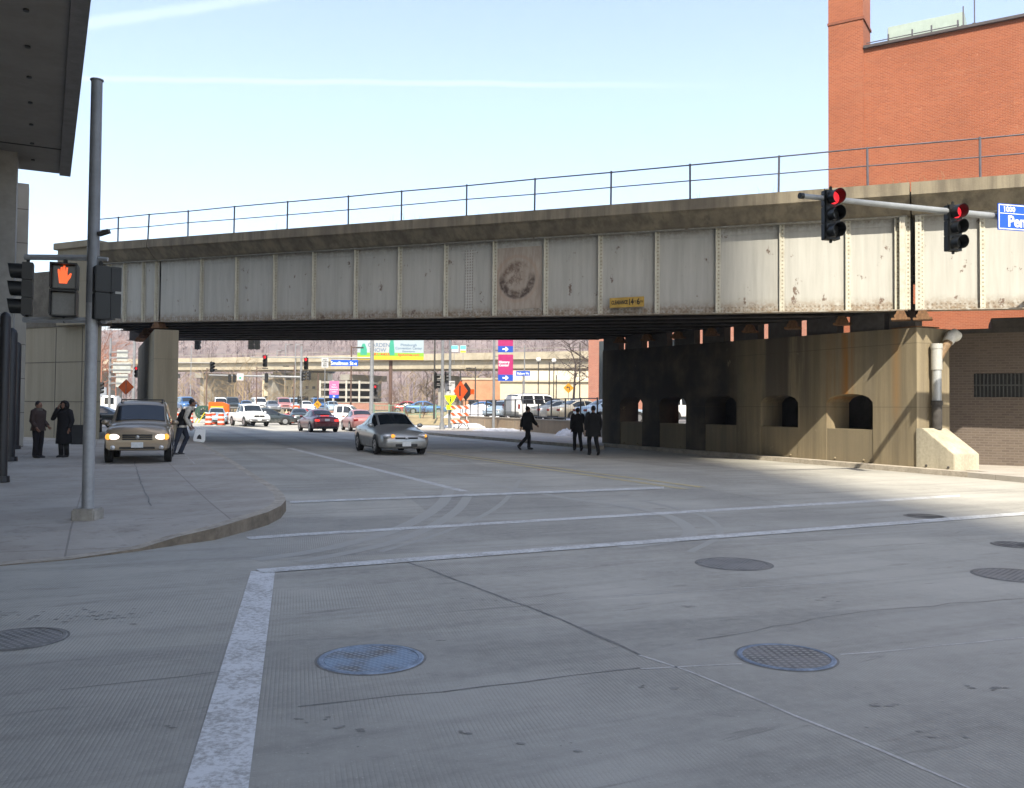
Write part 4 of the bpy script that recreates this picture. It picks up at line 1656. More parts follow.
def car(p, name, label, cat, pt, loc, head, group=None, kind='sedan', lit='', detail=True, plate_text=None):
    t = empty(name, label, cat, loc, head, group)
    st = p['st']
    xs = []
    for a, b_ in zip(st, st[1:]):
        n = max(1, min(6, int((b_[0] - a[0]) / .16)))
        xs += [a[0] + (b_[0] - a[0]) * i / n for i in range(n)]
    xs.append(st[-1][0])
    mb = MB()
    rows = []
    for x_ in xs:
        s = section(p, x_)
        rows.append([(x_, -y_, z_) for y_, z_ in s][::1] + [(x_, y_, z_) for y_, z_ in s[-2:0:-1]])
    m = len(rows[0])
    vs = [q for r in rows for q in r]
    fs = [(i * m + j, i * m + (j + 1) % m, (i + 1) * m + (j + 1) % m, (i + 1) * m + j) for i in range(len(rows) - 1) for j in range(m)]
    fs += [list(range(m))[::-1], [(len(rows) - 1) * m + j for j in range(m)]]
    mb.add(vs, fs)
    mb.build('body', pt, t, smooth=True, ang=38)
    GL = glass()

    # side glass
    def sp2(x_, v, off=.006, side=1):
        s = section(p, x_)
        pts = [V((0, *s[7])), V((0, *s[8])), V((0, *s[9]))]
        q = pts[0].lerp(pts[1], v * 2) if v < .5 else pts[1].lerp(pts[2], v * 2 - 1)
        return V((x_, side * (q.y + off), q.z + off * .4))
    for side in (-1, 1):
        for xa, xb in p['side']:
            w_ = MB()
            n = 8
            g = []
            for i in range(n + 1):
                x_ = xa + (xb - xa) * i / n
                g.append([sp2(x_, v, .007, side) for v in (.1, .4, .7, .93)])
            for i in range(n):
                for j in range(3):
                    w_.quad(g[i][j], g[i + 1][j], g[i + 1][j + 1], g[i][j + 1])
            w_.build('side_window', GL, t, smooth=True)
    # front and rear glass
    for nm, (xa, xb), sg_ in (('windshield', p['ws'], 1), ('rear_window', p['rw'], -1)):
        w_ = MB()
        n = 6
        g = []
        for i in range(n + 1):
            u_ = .05 + .87 * i / n
            x_ = xa + (xb - xa) * u_ if sg_ > 0 else xb + (xa - xb) * u_
            s = section(p, x_)
            row = []
            pts = [(-s[9][0] * .985, s[9][1]), (-s[10][0], s[10][1]), (-s[11][0], s[11][1]), (0, s[12][1]), (s[11][0], s[11][1]), (s[10][0], s[10][1]), (s[9][0] * .985, s[9][1])]
            for y_, z_ in pts:
                row.append(V((x_ + sg_ * .012, y_ * .97, z_ + .012)))
            g.append(row)
        for i in range(n):
            for j in range(6):
                w_.quad(g[i][j], g[i + 1][j], g[i + 1][j + 1], g[i][j + 1])
        w_.build(nm, GL, t, smooth=True)
    # wheels
    wr = p['wr']
    for x_ in p['wx']:
        wb_ = interp(st, x_)[3]
        for side in (-1, 1):
            m_ = MB()
            c = V((x_, side * (wb_ - .09), wr))
            m_.sweep([c + V((0, -side * .1, 0)), c + V((0, side * .085, 0)), c + V((0, side * .1, 0))], [wr * .97, wr, wr * .93], 20)
            o = m_.build('wheel', M_TYRE, t, smooth=True, ang=50)
            m_ = MB()
            m_.sweep([c + V((0, side * .06, 0)), c + V((0, side * .106, 0)), c + V((0, side * .112, 0))], [wr * .66, wr * .64, wr * .2], 14)
            m_.build('rim', M_RIM, o)
            if detail:
                m_ = MB()
                for q in range(5):
                    a = q * 2 * math.pi / 5
                    m_.box(c + V((math.cos(a) * wr * .42, side * .108, math.sin(a) * wr * .42)), (wr * .2, .02, wr * .14), Matrix.Rotation(-a, 3, 'Y'))
                m_.build('rim_opening', M_TRIM, o)
            m_ = MB()
            seg = 16
            P_ = []
            for q in range(seg + 1):
                a = math.pi * (-.12 + 1.24 * q / seg)
                for rr in (wr * .98, wr * 1.2):
                    y1 = section(p, x_)[3][0]
                    P_.append((x_ + math.cos(a) * rr, side * (y1 + .004), wr + math.sin(a) * rr * 1.02))
            fs = [(q * 2, q * 2 + 1, q * 2 + 3, q * 2 + 2) for q in range(seg)]
            m_.add(P_, fs)
            m_.add([(q[0], side * (abs(q[1]) - .12), q[2]) for q in P_], fs)
            m_.build('wheel_arch', M_TRIM, t)
    xf, xr = st[-1][0], st[0][0]
    zs, zt = interp(st, xf - .25)[1:3]
    zf = interp(st, xf)[0]
    wf = interp(st, xf - .12)[3]
    tall = p is not SEDAN
    # lamps
    for side in (-1, 1):
        hx, hy, hz_ = (xf - (.05 if p is SUVP else .13), wf * (.70 if p is SUVP else .76), (zf + .33) if p is SUVP else interp(st, xf - .12)[1] - (.06 if tall else .02))
        m_ = MB()
        on = 'h' in lit
        m_.ball((hx, side * hy, hz_), (.17 if not tall else .10, .22 if not tall else .17, .085 if not tall else .085), 14, 8, Matrix.Rotation(R(-side * 28 if not tall else -side * 8), 3, 'Z'))
        o = m_.build('headlight', M_HEADON if on else M_HEAD, t, smooth=True)
        if 'a' in lit or on:
            m_ = MB()
            off = .12 if tall else (.08 if side < 0 else .10)
            m_.ball((hx + (.02 if tall else (.11 if side < 0 else .10)), side * (hy + (.16 if tall else (.05 if side > 0 else -.13))), hz_), (.10, .075, .085) if tall else (.09, .085, .06), 10, 6)
            m_.build('indicator', M_AMBER, o, smooth=True)
        tz = interp(st, xr + .12)[1] - .10
        m_ = MB()
        if kind in ('suv', 'wagon'):
            tz -= .05
            m_.box((xr + .05, side * interp(st, xr + .06)[3] * .93, tz + .05), (.12, .13, .34))
        else:
            m_.box((xr + .075, side * interp(st, xr + .05)[3] * .80, tz), (.16, .3, .14))
        m_.build('taillight', M_TAILON if 'b' in lit else M_TAIL, t, bevel=.02)
        # mirror
        xm = p['ws'][1] - .22
        sm = section(p, xm)
        m_ = MB()
        m_.ball((xm, side * (sm[7][0] + .13), sm[7][1] + .10), (.07, .11, .075), 10, 6)
        m_.sweep([(xm, side * (sm[7][0] - .02), sm[7][1] + .02), (xm, side * (sm[7][0] + .09), sm[7][1] + .07)], .025, 6)
        m_.build('mirror', pt, t, smooth=True)
        if detail:
            for xd in [q[0] + .12 for q in p['side'][-2:]]:
                s = section(p, xd)
                m_ = MB()
                m_.box((xd, side * (s[5][0] + .012), s[5][1] - .02), (.2, .03, .035))
                m_.build('door_handle', pt, t, bevel=.008)
    if 'b' in lit:
        m_ = MB()
        m_.box((xr + .60 if p is SEDAN else xr + .1, 0, interp(st, xr + .6)[2] + .05), (.08, .55, .045))
        m_.build('brake_light', M_TAILON, t)
        m_ = MB()
        m_.box((xr + .22, 0, 1.13), (.16, 1.25, .03))
        for q in (-.5, .5):
            m_.box((xr + .24, q, 1.07), (.08, .04, .12))
        m_.build('spoiler', pt, t, bevel=.006)
    # grille, bumper trims, plates
    m_ = MB()
    if tall:
        for q in range(3):
            m_.box((xf - .015, 0, zf + .375 - q * .055 + (0 if kind == 'suv' else .08)), (.09, wf * .92, .04))
    else:
        m_.box((xf - .035, 0, .60), (.1, .80, .06))
    g_ = m_.build('grille', M_TRIM, t, bevel=.008)
    if detail:
        m_ = MB()
        if tall:
            m_.ball((xf + .035, 0, zf + .32 + (0 if kind == 'suv' else .08)), (.02, .055, .055), 10, 6)
        else:
            m_.ball((xf + .02, 0, .60), (.02, .06, .04), 10, 6)
        m_.build('badge', M_RIM, g_)
    m_ = MB()
    if tall:
        m_.box((xf + .0, 0, zf + .085), (.14, wf * 1.86, .2))
        m_.box((xr - .0, 0, .52), (.14, wf * 1.9, .2))
        m_.build('bumper', pt if kind == 'suv' else M_RIM, t, bevel=.04)
        m_ = MB()
        m_.box((xf + .062, 0, zf + .04), (.03, wf * 1.1, .07))
        m_.build('lower_intake', M_TRIM, t, bevel=.01)
        for side in (-1, 1):
            m_ = MB()
            m_.ball((xf + .055, side * wf * .74, zf + .05), (.04, .07, .06), 10, 6)
            m_.build('fog_lamp', M_HEAD, t, smooth=True)
    else:
        m_.box((xf - .015, 0, .355), (.07, .78, .1))
        for side in (-1, 1):
            m_.box((xf - .10, side * .62, .385), (.14, .22, .08))
        m_.build('lower_intake', M_TRIM, t, bevel=.015)
        m_ = MB()
        m_.box((xr + .04, 0, .33), (.12, 1.3, .12))
        m_.build('rear_valance', M_TRIM, t, bevel=.02)
    if detail:
        for nm, x_, z_, d in (('front', xf + (.075 if tall else .025), zf + .115 if tall else .395, 1), ('rear', xr - (.075 if tall else .012), .8 if not tall else .86, -1)):
            m_ = MB()
            m_.box((x_, 0, z_), (.012, .31, .15))
            m_.build('licence_plate', M_PLATE, t, bevel=.004)
    if kind in ('suv', 'wagon'):
        for side in (-1, 1):
            m_ = MB()
            xa, xb = p['st'][2][0] + .2, p['ws'][0] - .15
            zz = interp(st, 0)[2]
            m_.sweep([(xa, side * .56, zz - .02), (xa + .1, side * .56, zz + .07), (xb - .1, side * .56, zz + .07), (xb, side * .56, zz - .02)], .02, 6)
            m_.build('roof_rail', M_TRIM if kind == 'suv' else M_RIM, t)
        if kind == 'suv':
            for x_ in (xa + .35, xb - .35):
                m_ = MB()
                m_.box((x_, 0, zz + .075), (.05, 1.1, .03))
                m_.build('cross_bar', M_TRIM, t)
    if kind == 'pickup':
        m_ = MB()
        m_.b2((-2.55, -.74, 1.0), (-.76, .74, 1.152))
        m_.build('cargo_bed', M_TRIM, t)
    return t


def heading(dx, dy):
    return math.atan2(dy, dx)


# the near ones
P_TAUPE = paint('taupe metallic paint', (.27, .215, .15), .45, .32)
P_SILV = paint('grey silver paint', (.33, .335, .325), .5, .3)
P_MAR = paint('maroon paint', (.11, .008, .016), .25, .3)
P_WHITE = paint('white paint', (.72, .72, .70), .0, .4)
P_DARK = paint('dark green black paint', (.02, .03, .032), .3, .3)
P_ROSE = paint('dusty rose paint', (.40, .17, .16), .3, .35)
P_SKY = paint('pale blue paint', (.36, .45, .52), .4, .3)
P_BLUE = paint('blue paint', (.06, .16, .36), .4, .3)
P_GOLD = paint('champagne paint', (.47, .41, .30), .4, .35)
P_RED = paint('red paint', (.38, .03, .03), .2, .35)
P_GREY = paint('mid grey paint', (.16, .17, .18), .4, .35)

g = G(139.5, 464, PZ)
fx = g + V((-.75, 1.9, 0))
suv_ = car(SUVP, 'suv', 'taupe suv with lit headlights driving over the plaza towards the camera', 'suv', P_TAUPE, fx, heading(.36, -1), None, 'suv', 'h')
suv_.scale = (1, .95, .98)
g = G(396, 453.5)
car(SEDAN, 'sedan', 'grey silver sedan with lit amber lamps coming out from under the bridge', 'car', P_SILV, g + V((-.36, .9, 0)), heading(.40, -1), None, 'sedan', 'a')
g = G(321, 432.5)
car(SEDAN, 'sedan', 'maroon sedan seen from behind with its brake lights on', 'car', P_MAR, g + V((-.7, 2.2, 0)), heading(-.50, 1), None, 'sedan', 'b')
g = G(360, 430)
car(SEDAN, 'sedan', 'dusty rose sedan partly hidden behind the grey silver sedan', 'car', P_ROSE, (g.x + .2, 62, 0), heading(-.38, 1), None, 'sedan', '', False)
g = D(249, 426, 73)
car(PICK, 'pickup_truck', 'white pickup truck turning in front of the orange works', 'pickup truck', P_WHITE, (g.x, 73, 0), heading(.66, -1), None, 'pickup')
g = D(353, 426, 76)
car(PICK, 'pickup_truck', 'long white pickup truck crossing beyond the maroon sedan', 'pickup truck', P_WHITE, (g.x - .7, 76, 0), heading(1, -.12), None, 'pickup')
g = D(270, 428, 79)
car(SEDAN, 'hatchback', 'dark car with a pale window just right of the white pickup', 'car', P_DARK, (g.x, 78, 0), heading(1, .45), None, 'sedan', '', False)
g = D(284, 428, 77)
car(SEDAN, 'sedan', 'dark sedan seen from behind with a red tail lamp left of the maroon sedan', 'car', P_DARK, (g.x + .3, 81, 0), heading(-.3, 1), None, 'sedan', '', False)
g = D(201, 425, 76)
car(SEDAN, 'sedan', 'pale blue sedan facing the camera behind the person with the white bag', 'car', P_SKY, (g.x, 80, 0), heading(.35, -1), None, 'sedan', '', False)
g = D(296, 428, 88)
car(SEDAN, 'hatchback', 'red car nose showing left of the maroon sedan', 'car', P_RED, (g.x, 90, 0), heading(-.9, .3), None, 'sedan', '', False)

# lot at the right on its raised ground
LZ = .80
for px_, Y_, p_, pt_, hd, kd, nm, ct, lb in (
        (538, 66, WAGON, P_WHITE, (1, .85), 'wagon', 'suv', 'suv', 'big white suv parked in the raised lot behind the fence'),
        (561, 64.5, SEDAN, P_GREY, (1, .6), 'sedan', 'sedan', 'car', 'grey sedan with a blue reflecting roof between the white suv and the champagne car'),
        (583, 59.5, SEDAN, P_GOLD, (1, .55), 'sedan', 'sedan', 'car', 'champagne car with a red tail lamp behind the fence'),
        (612, 55.5, SEDAN, P_SKY, (1, .5), 'sedan', 'sedan', 'car', 'pale blue sedan next to the pier in the raised lot'),
        (503, 74, SEDAN, P_SKY, (-.45, -1), 'sedan', 'sedan', 'car', 'pale blue car nose left of the white suv'),
        (486, 84, SEDAN, P_BLUE, (1, .3), 'sedan', 'sedan', 'car', 'blue car behind the heap of snow in the raised lot'),
        (690, 62, WAGON, P_WHITE, (1, .3), 'wagon', 'suv', 'suv', 'white suv seen through the arch of the pier')):
    g = D(px_, 420, Y_)
    car(p_, nm, lb, ct, pt_, (g.x, Y_, LZ + .002), heading(*hd), 'cars parked in the raised lot', kd, '', False)
# cars on the far bank behind the green fence and rows in the far lot
i = 0
FARZ = .9
for px_, Y_, pt_, p_, hd, lb in (
        (425, 100, P_BLUE, SEDAN, (1, .2), 'blue car behind the green railing'), (410, 104, P_RED, SEDAN, (1, .1), 'red car left of the blue one behind the green railing'),
        (246, 118, P_BLUE, SEDAN, (.4, -1), 'blue car in the far lot above the white pickup roof'), (259, 121, P_WHITE, WAGON, (.5, -1), 'white suv in the far lot between two dark poles'), (272, 117, P_GREY, SEDAN, (.4, -1), 'grey car in the far lot right of the white suv'),
        (283, 119, P_ROSE, WAGON, (.4, -1), 'dusty rose van shape in the far lot'), (294, 122, P_SKY, WAGON, (.5, -1), 'pale blue suv in the far lot'), (306, 118, P_WHITE, SEDAN, (.4, -1), 'white car in the far lot above the maroon sedan'),
        (318, 120, P_BLUE, WAGON, (.4, -1), 'blue suv in the far lot by the yellow diamond sign'), (332, 117, P_SKY, SEDAN, (.4, -1), 'pale blue car in the far lot below the pink sign'),
        (232, 121, P_DARK, WAGON, (.4, -1), 'dark suv in the far lot behind the orange works'), (186, 120, P_BLUE, WAGON, (.6, -1), 'blue van at the far left beside the column'), (220, 126, P_WHITE, WAGON, (.4, -1), 'white van in the far lot left of the dark suv')):
    g = D(px_, 410, Y_)
    car(p_, 'parked_car', lb, 'car', pt_, (g.x, Y_, FARZ), heading(*hd), 'cars parked in the far lots', 'wagon' if p_ is WAGON else 'sedan', '', False)
g = D(101, 432, 60)
car(SEDAN, 'sedan', 'dark car half hidden behind the signal pole', 'car', P_DARK, (g.x - .6, 60, PZ), heading(-1, -.1), None, 'sedan', '', False)
# ------------------------------------------------------------------ people (own frame: face towards -Y)
M_SKIN = pm('brown skin', (.22, .115, .075), .55, var=.1)
M_SKIN2 = pm('light skin', (.45, .28, .20), .55, var=.1)
M_HAIR = pm('black hair', (.012, .01, .009), .6)
M_EYE = pm('dark eyes', (.02, .015, .012), .3)


def skinned(pts, edges, rad, root, mat, parent, extra=None):
    me = bpy.data.meshes.new('body')
    me.from_pydata([V(p) for p in pts], edges, [])
    o = bpy.data.objects.new('body', me)
    C.objects.link(o)
    m = o.modifiers.new('s', 'SKIN')
    m.use_smooth_shade = True
    m.branch_smoothing = .4
    for i, r in enumerate(rad):
        d = me.skin_vertices[0].data[i]
        d.radius = r if hasattr(r, '__len__') else (r, r)
        d.use_root = (i == root)
    s = o.modifiers.new('u', 'SUBSURF')
    s.levels = s.render_levels = 1
    dg = bpy.context.evaluated_depsgraph_get()
    dg.update()
    me2 = bpy.data.meshes.new_from_object(o.evaluated_get(dg))
    bpy.data.objects.remove(o)
    bm = bmesh.new()
    bm.from_mesh(me2)
    if extra:
        tmp = bpy.data.meshes.new('t')
        tmp.from_pydata(extra.v, [], extra.f)
        bm.from_mesh(tmp)
        bpy.data.meshes.remove(tmp)
    for f in bm.faces:
        f.smooth = True
    bm.to_mesh(me2)
    bm.free()
    me2.name = 'body'
    me2.materials.clear()
    me2.materials.append(mat)
    r_ = bpy.data.objects.new('body', me2)
    C.objects.link(r_)
    r_.parent = parent
    return r_


def person(label, loc, rotz, J=None, coat=(.02, .02, .02), legs=(.02, .02, .025), skin=None, hem=.72, bulk=1.0, h=1.72, hood=None, hairc=None, lean=0.0, shoes=(.02, .02, .02), collar=None, turn=0.0, cap=None, boots=False, coatname=None, vest=None):
    t = empty('person', label, 'person', loc, rotz)
    sk = skin or M_SKIN
    j = dict(pel=(0, 0, .96), spine=(0, 0, 1.18), chest=(0, .0, 1.38), neck=(0, 0, 1.50), head=(0, -.01, 1.63),
             shL=(.18, 0, 1.43), elL=(.25, .02, 1.14), wrL=(.25, -.04, .90), shR=(-.18, 0, 1.43), elR=(-.25, .02, 1.14), wrR=(-.25, -.04, .90),
             hiL=(.09, 0, .93), knL=(.10, -.02, .51), anL=(.10, .02, .09), hiR=(-.09, 0, .93), knR=(-.10, -.02, .51), anR=(-.10, .02, .09))
    if J:
        j.update(J)
    if lean:
        sh = Matrix.Translation((0, 0, .95)) @ Matrix.Rotation(lean, 4, 'X') @ Matrix.Translation((0, 0, -.95))
        for q in ('spine', 'chest', 'neck', 'head', 'shL', 'shR', 'elL', 'elR', 'wrL', 'wrR'):
            if not (J and q in J and q.startswith(('el', 'wr')) and False):
                j[q] = sh @ V(j[q])
    f = h / 1.74
    j = {q: V(p) * f for q, p in j.items()}
    # body
    pts, ed, rad = [], [], []

    def ad(p, r, par=None):
        pts.append(V(p))
        rad.append(r)
        if par is not None:
            ed.append((par, len(pts) - 1))
        return len(pts) - 1
    root = ad(j['pel'], (.14, .105))
    sp_i = ad(j['spine'], (.125, .095), root)
    ch = ad(j['chest'], (.14, .10), sp_i)
    nk = ad(j['neck'], .055, ch)
    hd = j['head']
    ad(hd - V((0, 0, .06)), (.06, .065), nk)
    for s in 'LR':
        a = ad(j['sh' + s], .06, ch)
        e = ad(j['el' + s], .042, a)
        w_ = ad(j['wr' + s], .027, e)
        fd = (j['wr' + s] - j['el' + s]).normalized()
        sd = V((1, 0, 0)) if abs(fd.x) < .7 else V((0, 1, 0))
        sd = (sd - fd * sd.dot(fd)).normalized()
        up = fd.cross(sd)
        pm_ = ad(j['wr' + s] + fd * .07, (.034, .022), w_)
        for q, ln in ((-1.5, .062), (-.5, .075), (.5, .08), (1.5, .07)):
            b0 = ad(j['wr' + s] + fd * .105 + up * .019 * q, .010, pm_)
            b1 = ad(j['wr' + s] + fd * (.105 + ln * .55) + up * .021 * q + sd * .006, .009, b0)
            ad(j['wr' + s] + fd * (.105 + ln * .95) + up * .02 * q + sd * .02, .007, b1)
        th = ad(j['wr' + s] + fd * .06 - up * .042 + sd * .01, .011, pm_)
        ad(j['wr' + s] + fd * .105 - up * .055 + sd * .02, .009, th)
        a = ad(j['hi' + s], .085, root)
        kn = ad(j['kn' + s], .06, a)
        an = ad(j['an' + s], .042, kn)
    ex = MB()
    rot = Matrix.Rotation(turn, 3, 'Z')
    ex.ball(hd, (.075, .095, .115), 16, 12, rot)
    ex.ball(hd + rot @ V((0, -.03, -.055)), (.055, .06, .06), 12, 8, rot)
    ex.ball(hd + rot @ V((0, -.1, -.02)), (.013, .02, .024), 8, 6, rot)
    ex.ball(hd + rot @ V((0, -.088, -.062)), (.026, .01, .008), 8, 4, rot)
    for s in (-1, 1):
        ex.ball(hd + rot @ V((s * .076, .005, -.01)), (.012, .022, .034), 8, 6, rot)
    skinned(pts, ed, rad, root, sk, t, ex)
    ey = MB()
    for s in (-1, 1):
        ey.ball(hd + rot @ V((s * .03, -.086, .008)), (.012, .008, .008), 8, 6, rot)
    ey.build('eyes', M_EYE, t, smooth=True)
    # trousers
    M_L = pm('trouser cloth %.3f %.3f' % legs[:2], legs, .9)
    mb = MB()
    for s in 'LR':
        a, kn, an = j['hi' + s], j['kn' + s], j['an' + s]
        mb.sweep([a + V((0, 0, .06)), a.lerp(kn, .45), kn, kn.lerp(an, .5), an + V((0, 0, -.02))], [.11, .098, .078, .068, .07], 12)
    mb.rings([(j['pel'].x, j['pel'].y, j['pel'].z - .12, .13, .10), (j['pel'].x, j['pel'].y, j['pel'].z, .165, .12), (j['pel'].x, j['pel'].y, j['pel'].z + .12, .15, .11)], 14)
    mb.build('trousers', M_L, t, smooth=True, ang=60)
    # shoes
    for s in 'LR':
        mb = MB()
        an, kn = j['an' + s], j['kn' + s]
        up = (kn - an).normalized()
        fw = (V((0, -1, 0)) - up * V((0, -1, 0)).dot(up)).normalized()
        fw.z = min(.15, fw.z)
        c = an + fw * .07 - up * .055
        rr = Matrix.Rotation(math.atan2(fw.z, -fw.y) * -1, 3, 'X')
        mb.ball(c, (.05, .145, .045), 12, 8, rr)
        mb.sweep([an + up * (.28 if boots else .07), an - up * .05], [.075 if boots else .055, .058], 10)
        mb.build('shoe', pm('shoe %.2f' % shoes[0], shoes, .6), t, smooth=True, ang=60)
    # coat: rings from the hem to the neck and two sleeves
    M_C = pm('coat cloth %.3f %.3f' % coat[:2], coat, .9, var=.3, scale=7)
    mb = MB()
    B = bulk
    hz = hem * f
    pel, ch, nk = j['pel'], j['chest'], j['neck']
    low = V((pel.x, pel.y, hz))
    rr = []
    for p, rx, ry in ((low + V((0, 0, -.0)), .21 * B, .165 * B), (low.lerp(pel, .5), .2 * B, .155 * B), (pel + V((0, 0, .02)), .185 * B, .14 * B), (j['spine'], .175 * B, .135 * B), (j['spine'].lerp(ch, .6), .195 * B, .145 * B), (ch, .205 * B, .14 * B), (ch.lerp(nk, .45), .17 * B, .115 * B), (ch.lerp(nk, .8), .10, .09), (nk + V((0, 0, .01)), .075, .08)):
        if rr and p.z <= rr[-1][2] + .01:
            continue
        rr.append((p.x, p.y, p.z, rx, ry))
    mb.rings(rr, 18)
    for s in 'LR':
        a, e, w_ = j['sh' + s], j['el' + s], j['wr' + s]
        sd = .02 if s == 'L' else -.02
        mb.sweep([a + V((-sd * 2.5, 0, .02)), a, a.lerp(e, .5), e, e.lerp(w_, .5), w_ + (w_ - e).normalized() * .01], [.075 * B, .085 * B, .075 * B, .066 * B, .06 * B, .05 * B], 12)
    mb.build(coatname or 'coat', M_C, t, smooth=True, ang=70)
    if vest:
        mb = MB()
        mb.rings([(p[0], p[1], p[2], p[3] + .018, p[4] + .018) for p in rr[1:6]], 18)
        mb.build('vest', pm('black quilted vest', vest, .85, var=.3, scale=9), t, smooth=True, ang=70)
    # hair, hood or cap
    mb = MB()
    if hood:
        for i in range(9):
            a = i * 2 * math.pi / 9
            mb.ball(hd + rot @ V((.085 * math.cos(a), -.035, .115 * math.sin(a) + .0)), .045, 8, 6)
        mb.ball(hd + rot @ V((0, .045, .0)), (.115, .105, .15), 14, 10, rot)
        mb.build('hood', pm('hood fur', (.015, .013, .012), .95), t, smooth=True)
    else:
        mb.ball(hd + rot @ V((0, .022, .030)), (.083, .098, .105), 16, 10, rot)
        if cap:
            mb.ball(hd + rot @ V((0, -.085, .055)), (.06, .06, .012), 12, 6, rot)
        mb.build('cap' if cap else 'hair', pm('hair %.3f' % (hairc or (.012,))[0], hairc or (.012, .01, .009), .7), t, smooth=True)
    if collar:
        mb = MB()
        mb.rings([(nk.x, nk.y, nk.z - .05, .105, .105), (nk.x, nk.y, nk.z + .0, .115, .115), (nk.x, nk.y + .01, nk.z + .05, .10, .105)], 14)
        mb.build('collar', pm('collar fur', collar, .95), t, smooth=True)
    return t


def foot(px, py, z=0.0):
    return G(px, py, z)


# two talking at the foot of the abutment
person('person in a dark brown padded jacket standing sideways by the portico', foot(37.5, 457.5, PZ), R(75),
       dict(elL=(.23, .03, 1.14), wrL=(.20, -.16, 1.0), elR=(-.23, .03, 1.14), wrR=(-.21, -.12, .95)), (.045, .028, .024), (.014, .012, .014), hem=.84, bulk=1.12, h=1.62, collar=(.10, .085, .07), hairc=(.012, .01, .01))
person('person in a long black hooded coat raising a hand to the face', foot(63.5, 457, PZ), R(-12),
       dict(elR=(-.32, -.10, 1.22), wrR=(-.13, -.15, 1.53), elL=(.26, .02, 1.14), wrL=(.24, -.06, .92)), (.012, .011, .012), (.014, .013, .013), hem=.42, bulk=1.16, h=1.62, hood=True, boots=True)
# leaning over the kerb with a white bag
pw = foot(181, 454.5, PZ)
person('person leaning into the street with a black backpack and a white bag', pw, R(108),
       dict(hiL=(.09, 0, .93), knL=(.10, -.16, .52), anL=(.09, .02, .09), knR=(-.10, .10, .52), anR=(-.10, .22, .10),
            elL=(.24, -.06, 1.16), wrL=(.22, -.26, 1.02), elR=(-.24, -.03, 1.15), wrR=(-.21, -.24, .98)), (.48, .44, .37), (.03, .035, .05), hem=.82, bulk=1.02, h=1.82, lean=R(26), vest=(.014, .014, .015), hairc=(.012, .01, .01), shoes=(.03, .03, .032))
f_ = Matrix.Rotation(R(108), 3, 'Z')
bp = empty('backpack', 'black backpack worn by the person leaning into the street', 'backpack', pw + f_ @ V((0, .0, 1.02)), R(108))
mb = MB()
mb.rings([(0, 0, -.05, .15, .09), (0, .03, .05, .18, .13), (0, -.03, .28, .17, .12), (0, -.10, .42, .12, .07)], 14)
mb.build('pack', pm('black nylon', (.012, .012, .013), .8), bp, smooth=True)
mb = MB()
for s in (-.11, .11):
    mb.sweep([(s, -.08, .0), (s * 1.1, -.24, .12), (s, -.30, .32), (s, -.16, .43)], .018, 6)
mb.build('strap', M_TRIM, bp)
bg_ = empty('shopping_bag', 'white carrier bag with a dark print held by the leaning person', 'bag', pw + f_ @ V((-.05, -.52, .40)), R(108))
mb = MB()
mb.add([(-.05, -.2, 0), (.05, -.2, 0), (.05, .2, 0), (-.05, .2, 0), (-.06, -.23, .08), (.06, -.23, .08), (.06, .22, .08), (-.06, .22, .08), (-.02, -.19, .46), (.02, -.19, .46), (.02, .18, .44), (-.02, .18, .44)],
       [(0, 1, 2, 3), (0, 1, 5, 4), (1, 2, 6, 5), (2, 3, 7, 6), (3, 0, 4, 7), (4, 5, 9, 8), (5, 6, 10, 9), (6, 7, 11, 10), (7, 4, 8, 11), (8, 9, 10, 11)])
mb.build('sack', pm('white plastic', (.74, .74, .72), .5, var=.06), bg_, bevel=.012)
mb = MB()
mb.sweep([(0, -.13, .41), (0, -.06, .53), (0, .04, .53), (0, .12, .41)], .009, 6)
mb.build('handle', pm('white plastic', (.74, .74, .72)), bg_)
mb = MB()
for sg_ in (-1, 1):
    x0 = sg_ * .0605
    pp = [(-.09, .10), (.09, .10), (.07, .2), (.02, .26), (-.02, .26), (-.07, .2)]
    mb.prism([(sg_ * (.066 - .04 * (z_ - .08) / .38), y_, z_) for y_, z_ in pp], (sg_ * .004, 0, 0))
mb.build('print', M_BLK, bg_)
# three dark walkers at the far side of the road
person('person in black striding across the road under the bridge', foot(527.5, 449.5), R(122),
       dict(knL=(.10, -.14, .52), anL=(.10, -.13, .09), knR=(-.09, .10, .50), anR=(-.09, .46, .17), elR=(-.24, -.12, 1.16), wrR=(-.22, -.28, 1.02), elL=(.25, .10, 1.16), wrL=(.26, .14, .92)), (.010, .010, .011), (.012, .012, .014), hem=.80, bulk=1.25, h=1.74, cap=True)
pq = foot(577.5, 450.5)
person('person in black walking away beside the pier with a bag in the left hand', pq, R(188),
       dict(knL=(.09, -.16, .52), anL=(.09, -.14, .09), knR=(-.09, .06, .51), anR=(-.09, .34, .14), elR=(-.30, .02, 1.16), wrR=(-.40, .0, .94)), (.010, .010, .010), (.012, .012, .012), hem=.76, bulk=1.22, h=1.70)
fq = Matrix.Rotation(R(188), 3, 'Z')
b2 = empty('handbag', 'dark bag carried low by the left one of the pair near the pier', 'bag', pq + fq @ V((-.47, 0, .27)), R(188))
mb = MB()
mb.rings([(0, 0, 0, .07, .14), (0, 0, .1, .08, .16), (0, 0, .34, .06, .13)], 12)
mb.build('pouch', M_TRIM, b2, smooth=True)
mb = MB()
mb.sweep([(0, -.1, .33), (0, -.05, .5), (0, .05, .5), (0, .1, .33)], .012, 6)
mb.build('handle', M_TRIM, b2)
person('person in a bulky black coat walking nearest to the dark pier wall', foot(593, 455), R(195),
       dict(knL=(.10, -.14, .52), anL=(.09, -.10, .09), knR=(-.09, .08, .51), anR=(-.08, .34, .15)), (.010, .010, .010), (.012, .012, .012), hem=.66, bulk=1.4, h=1.78)
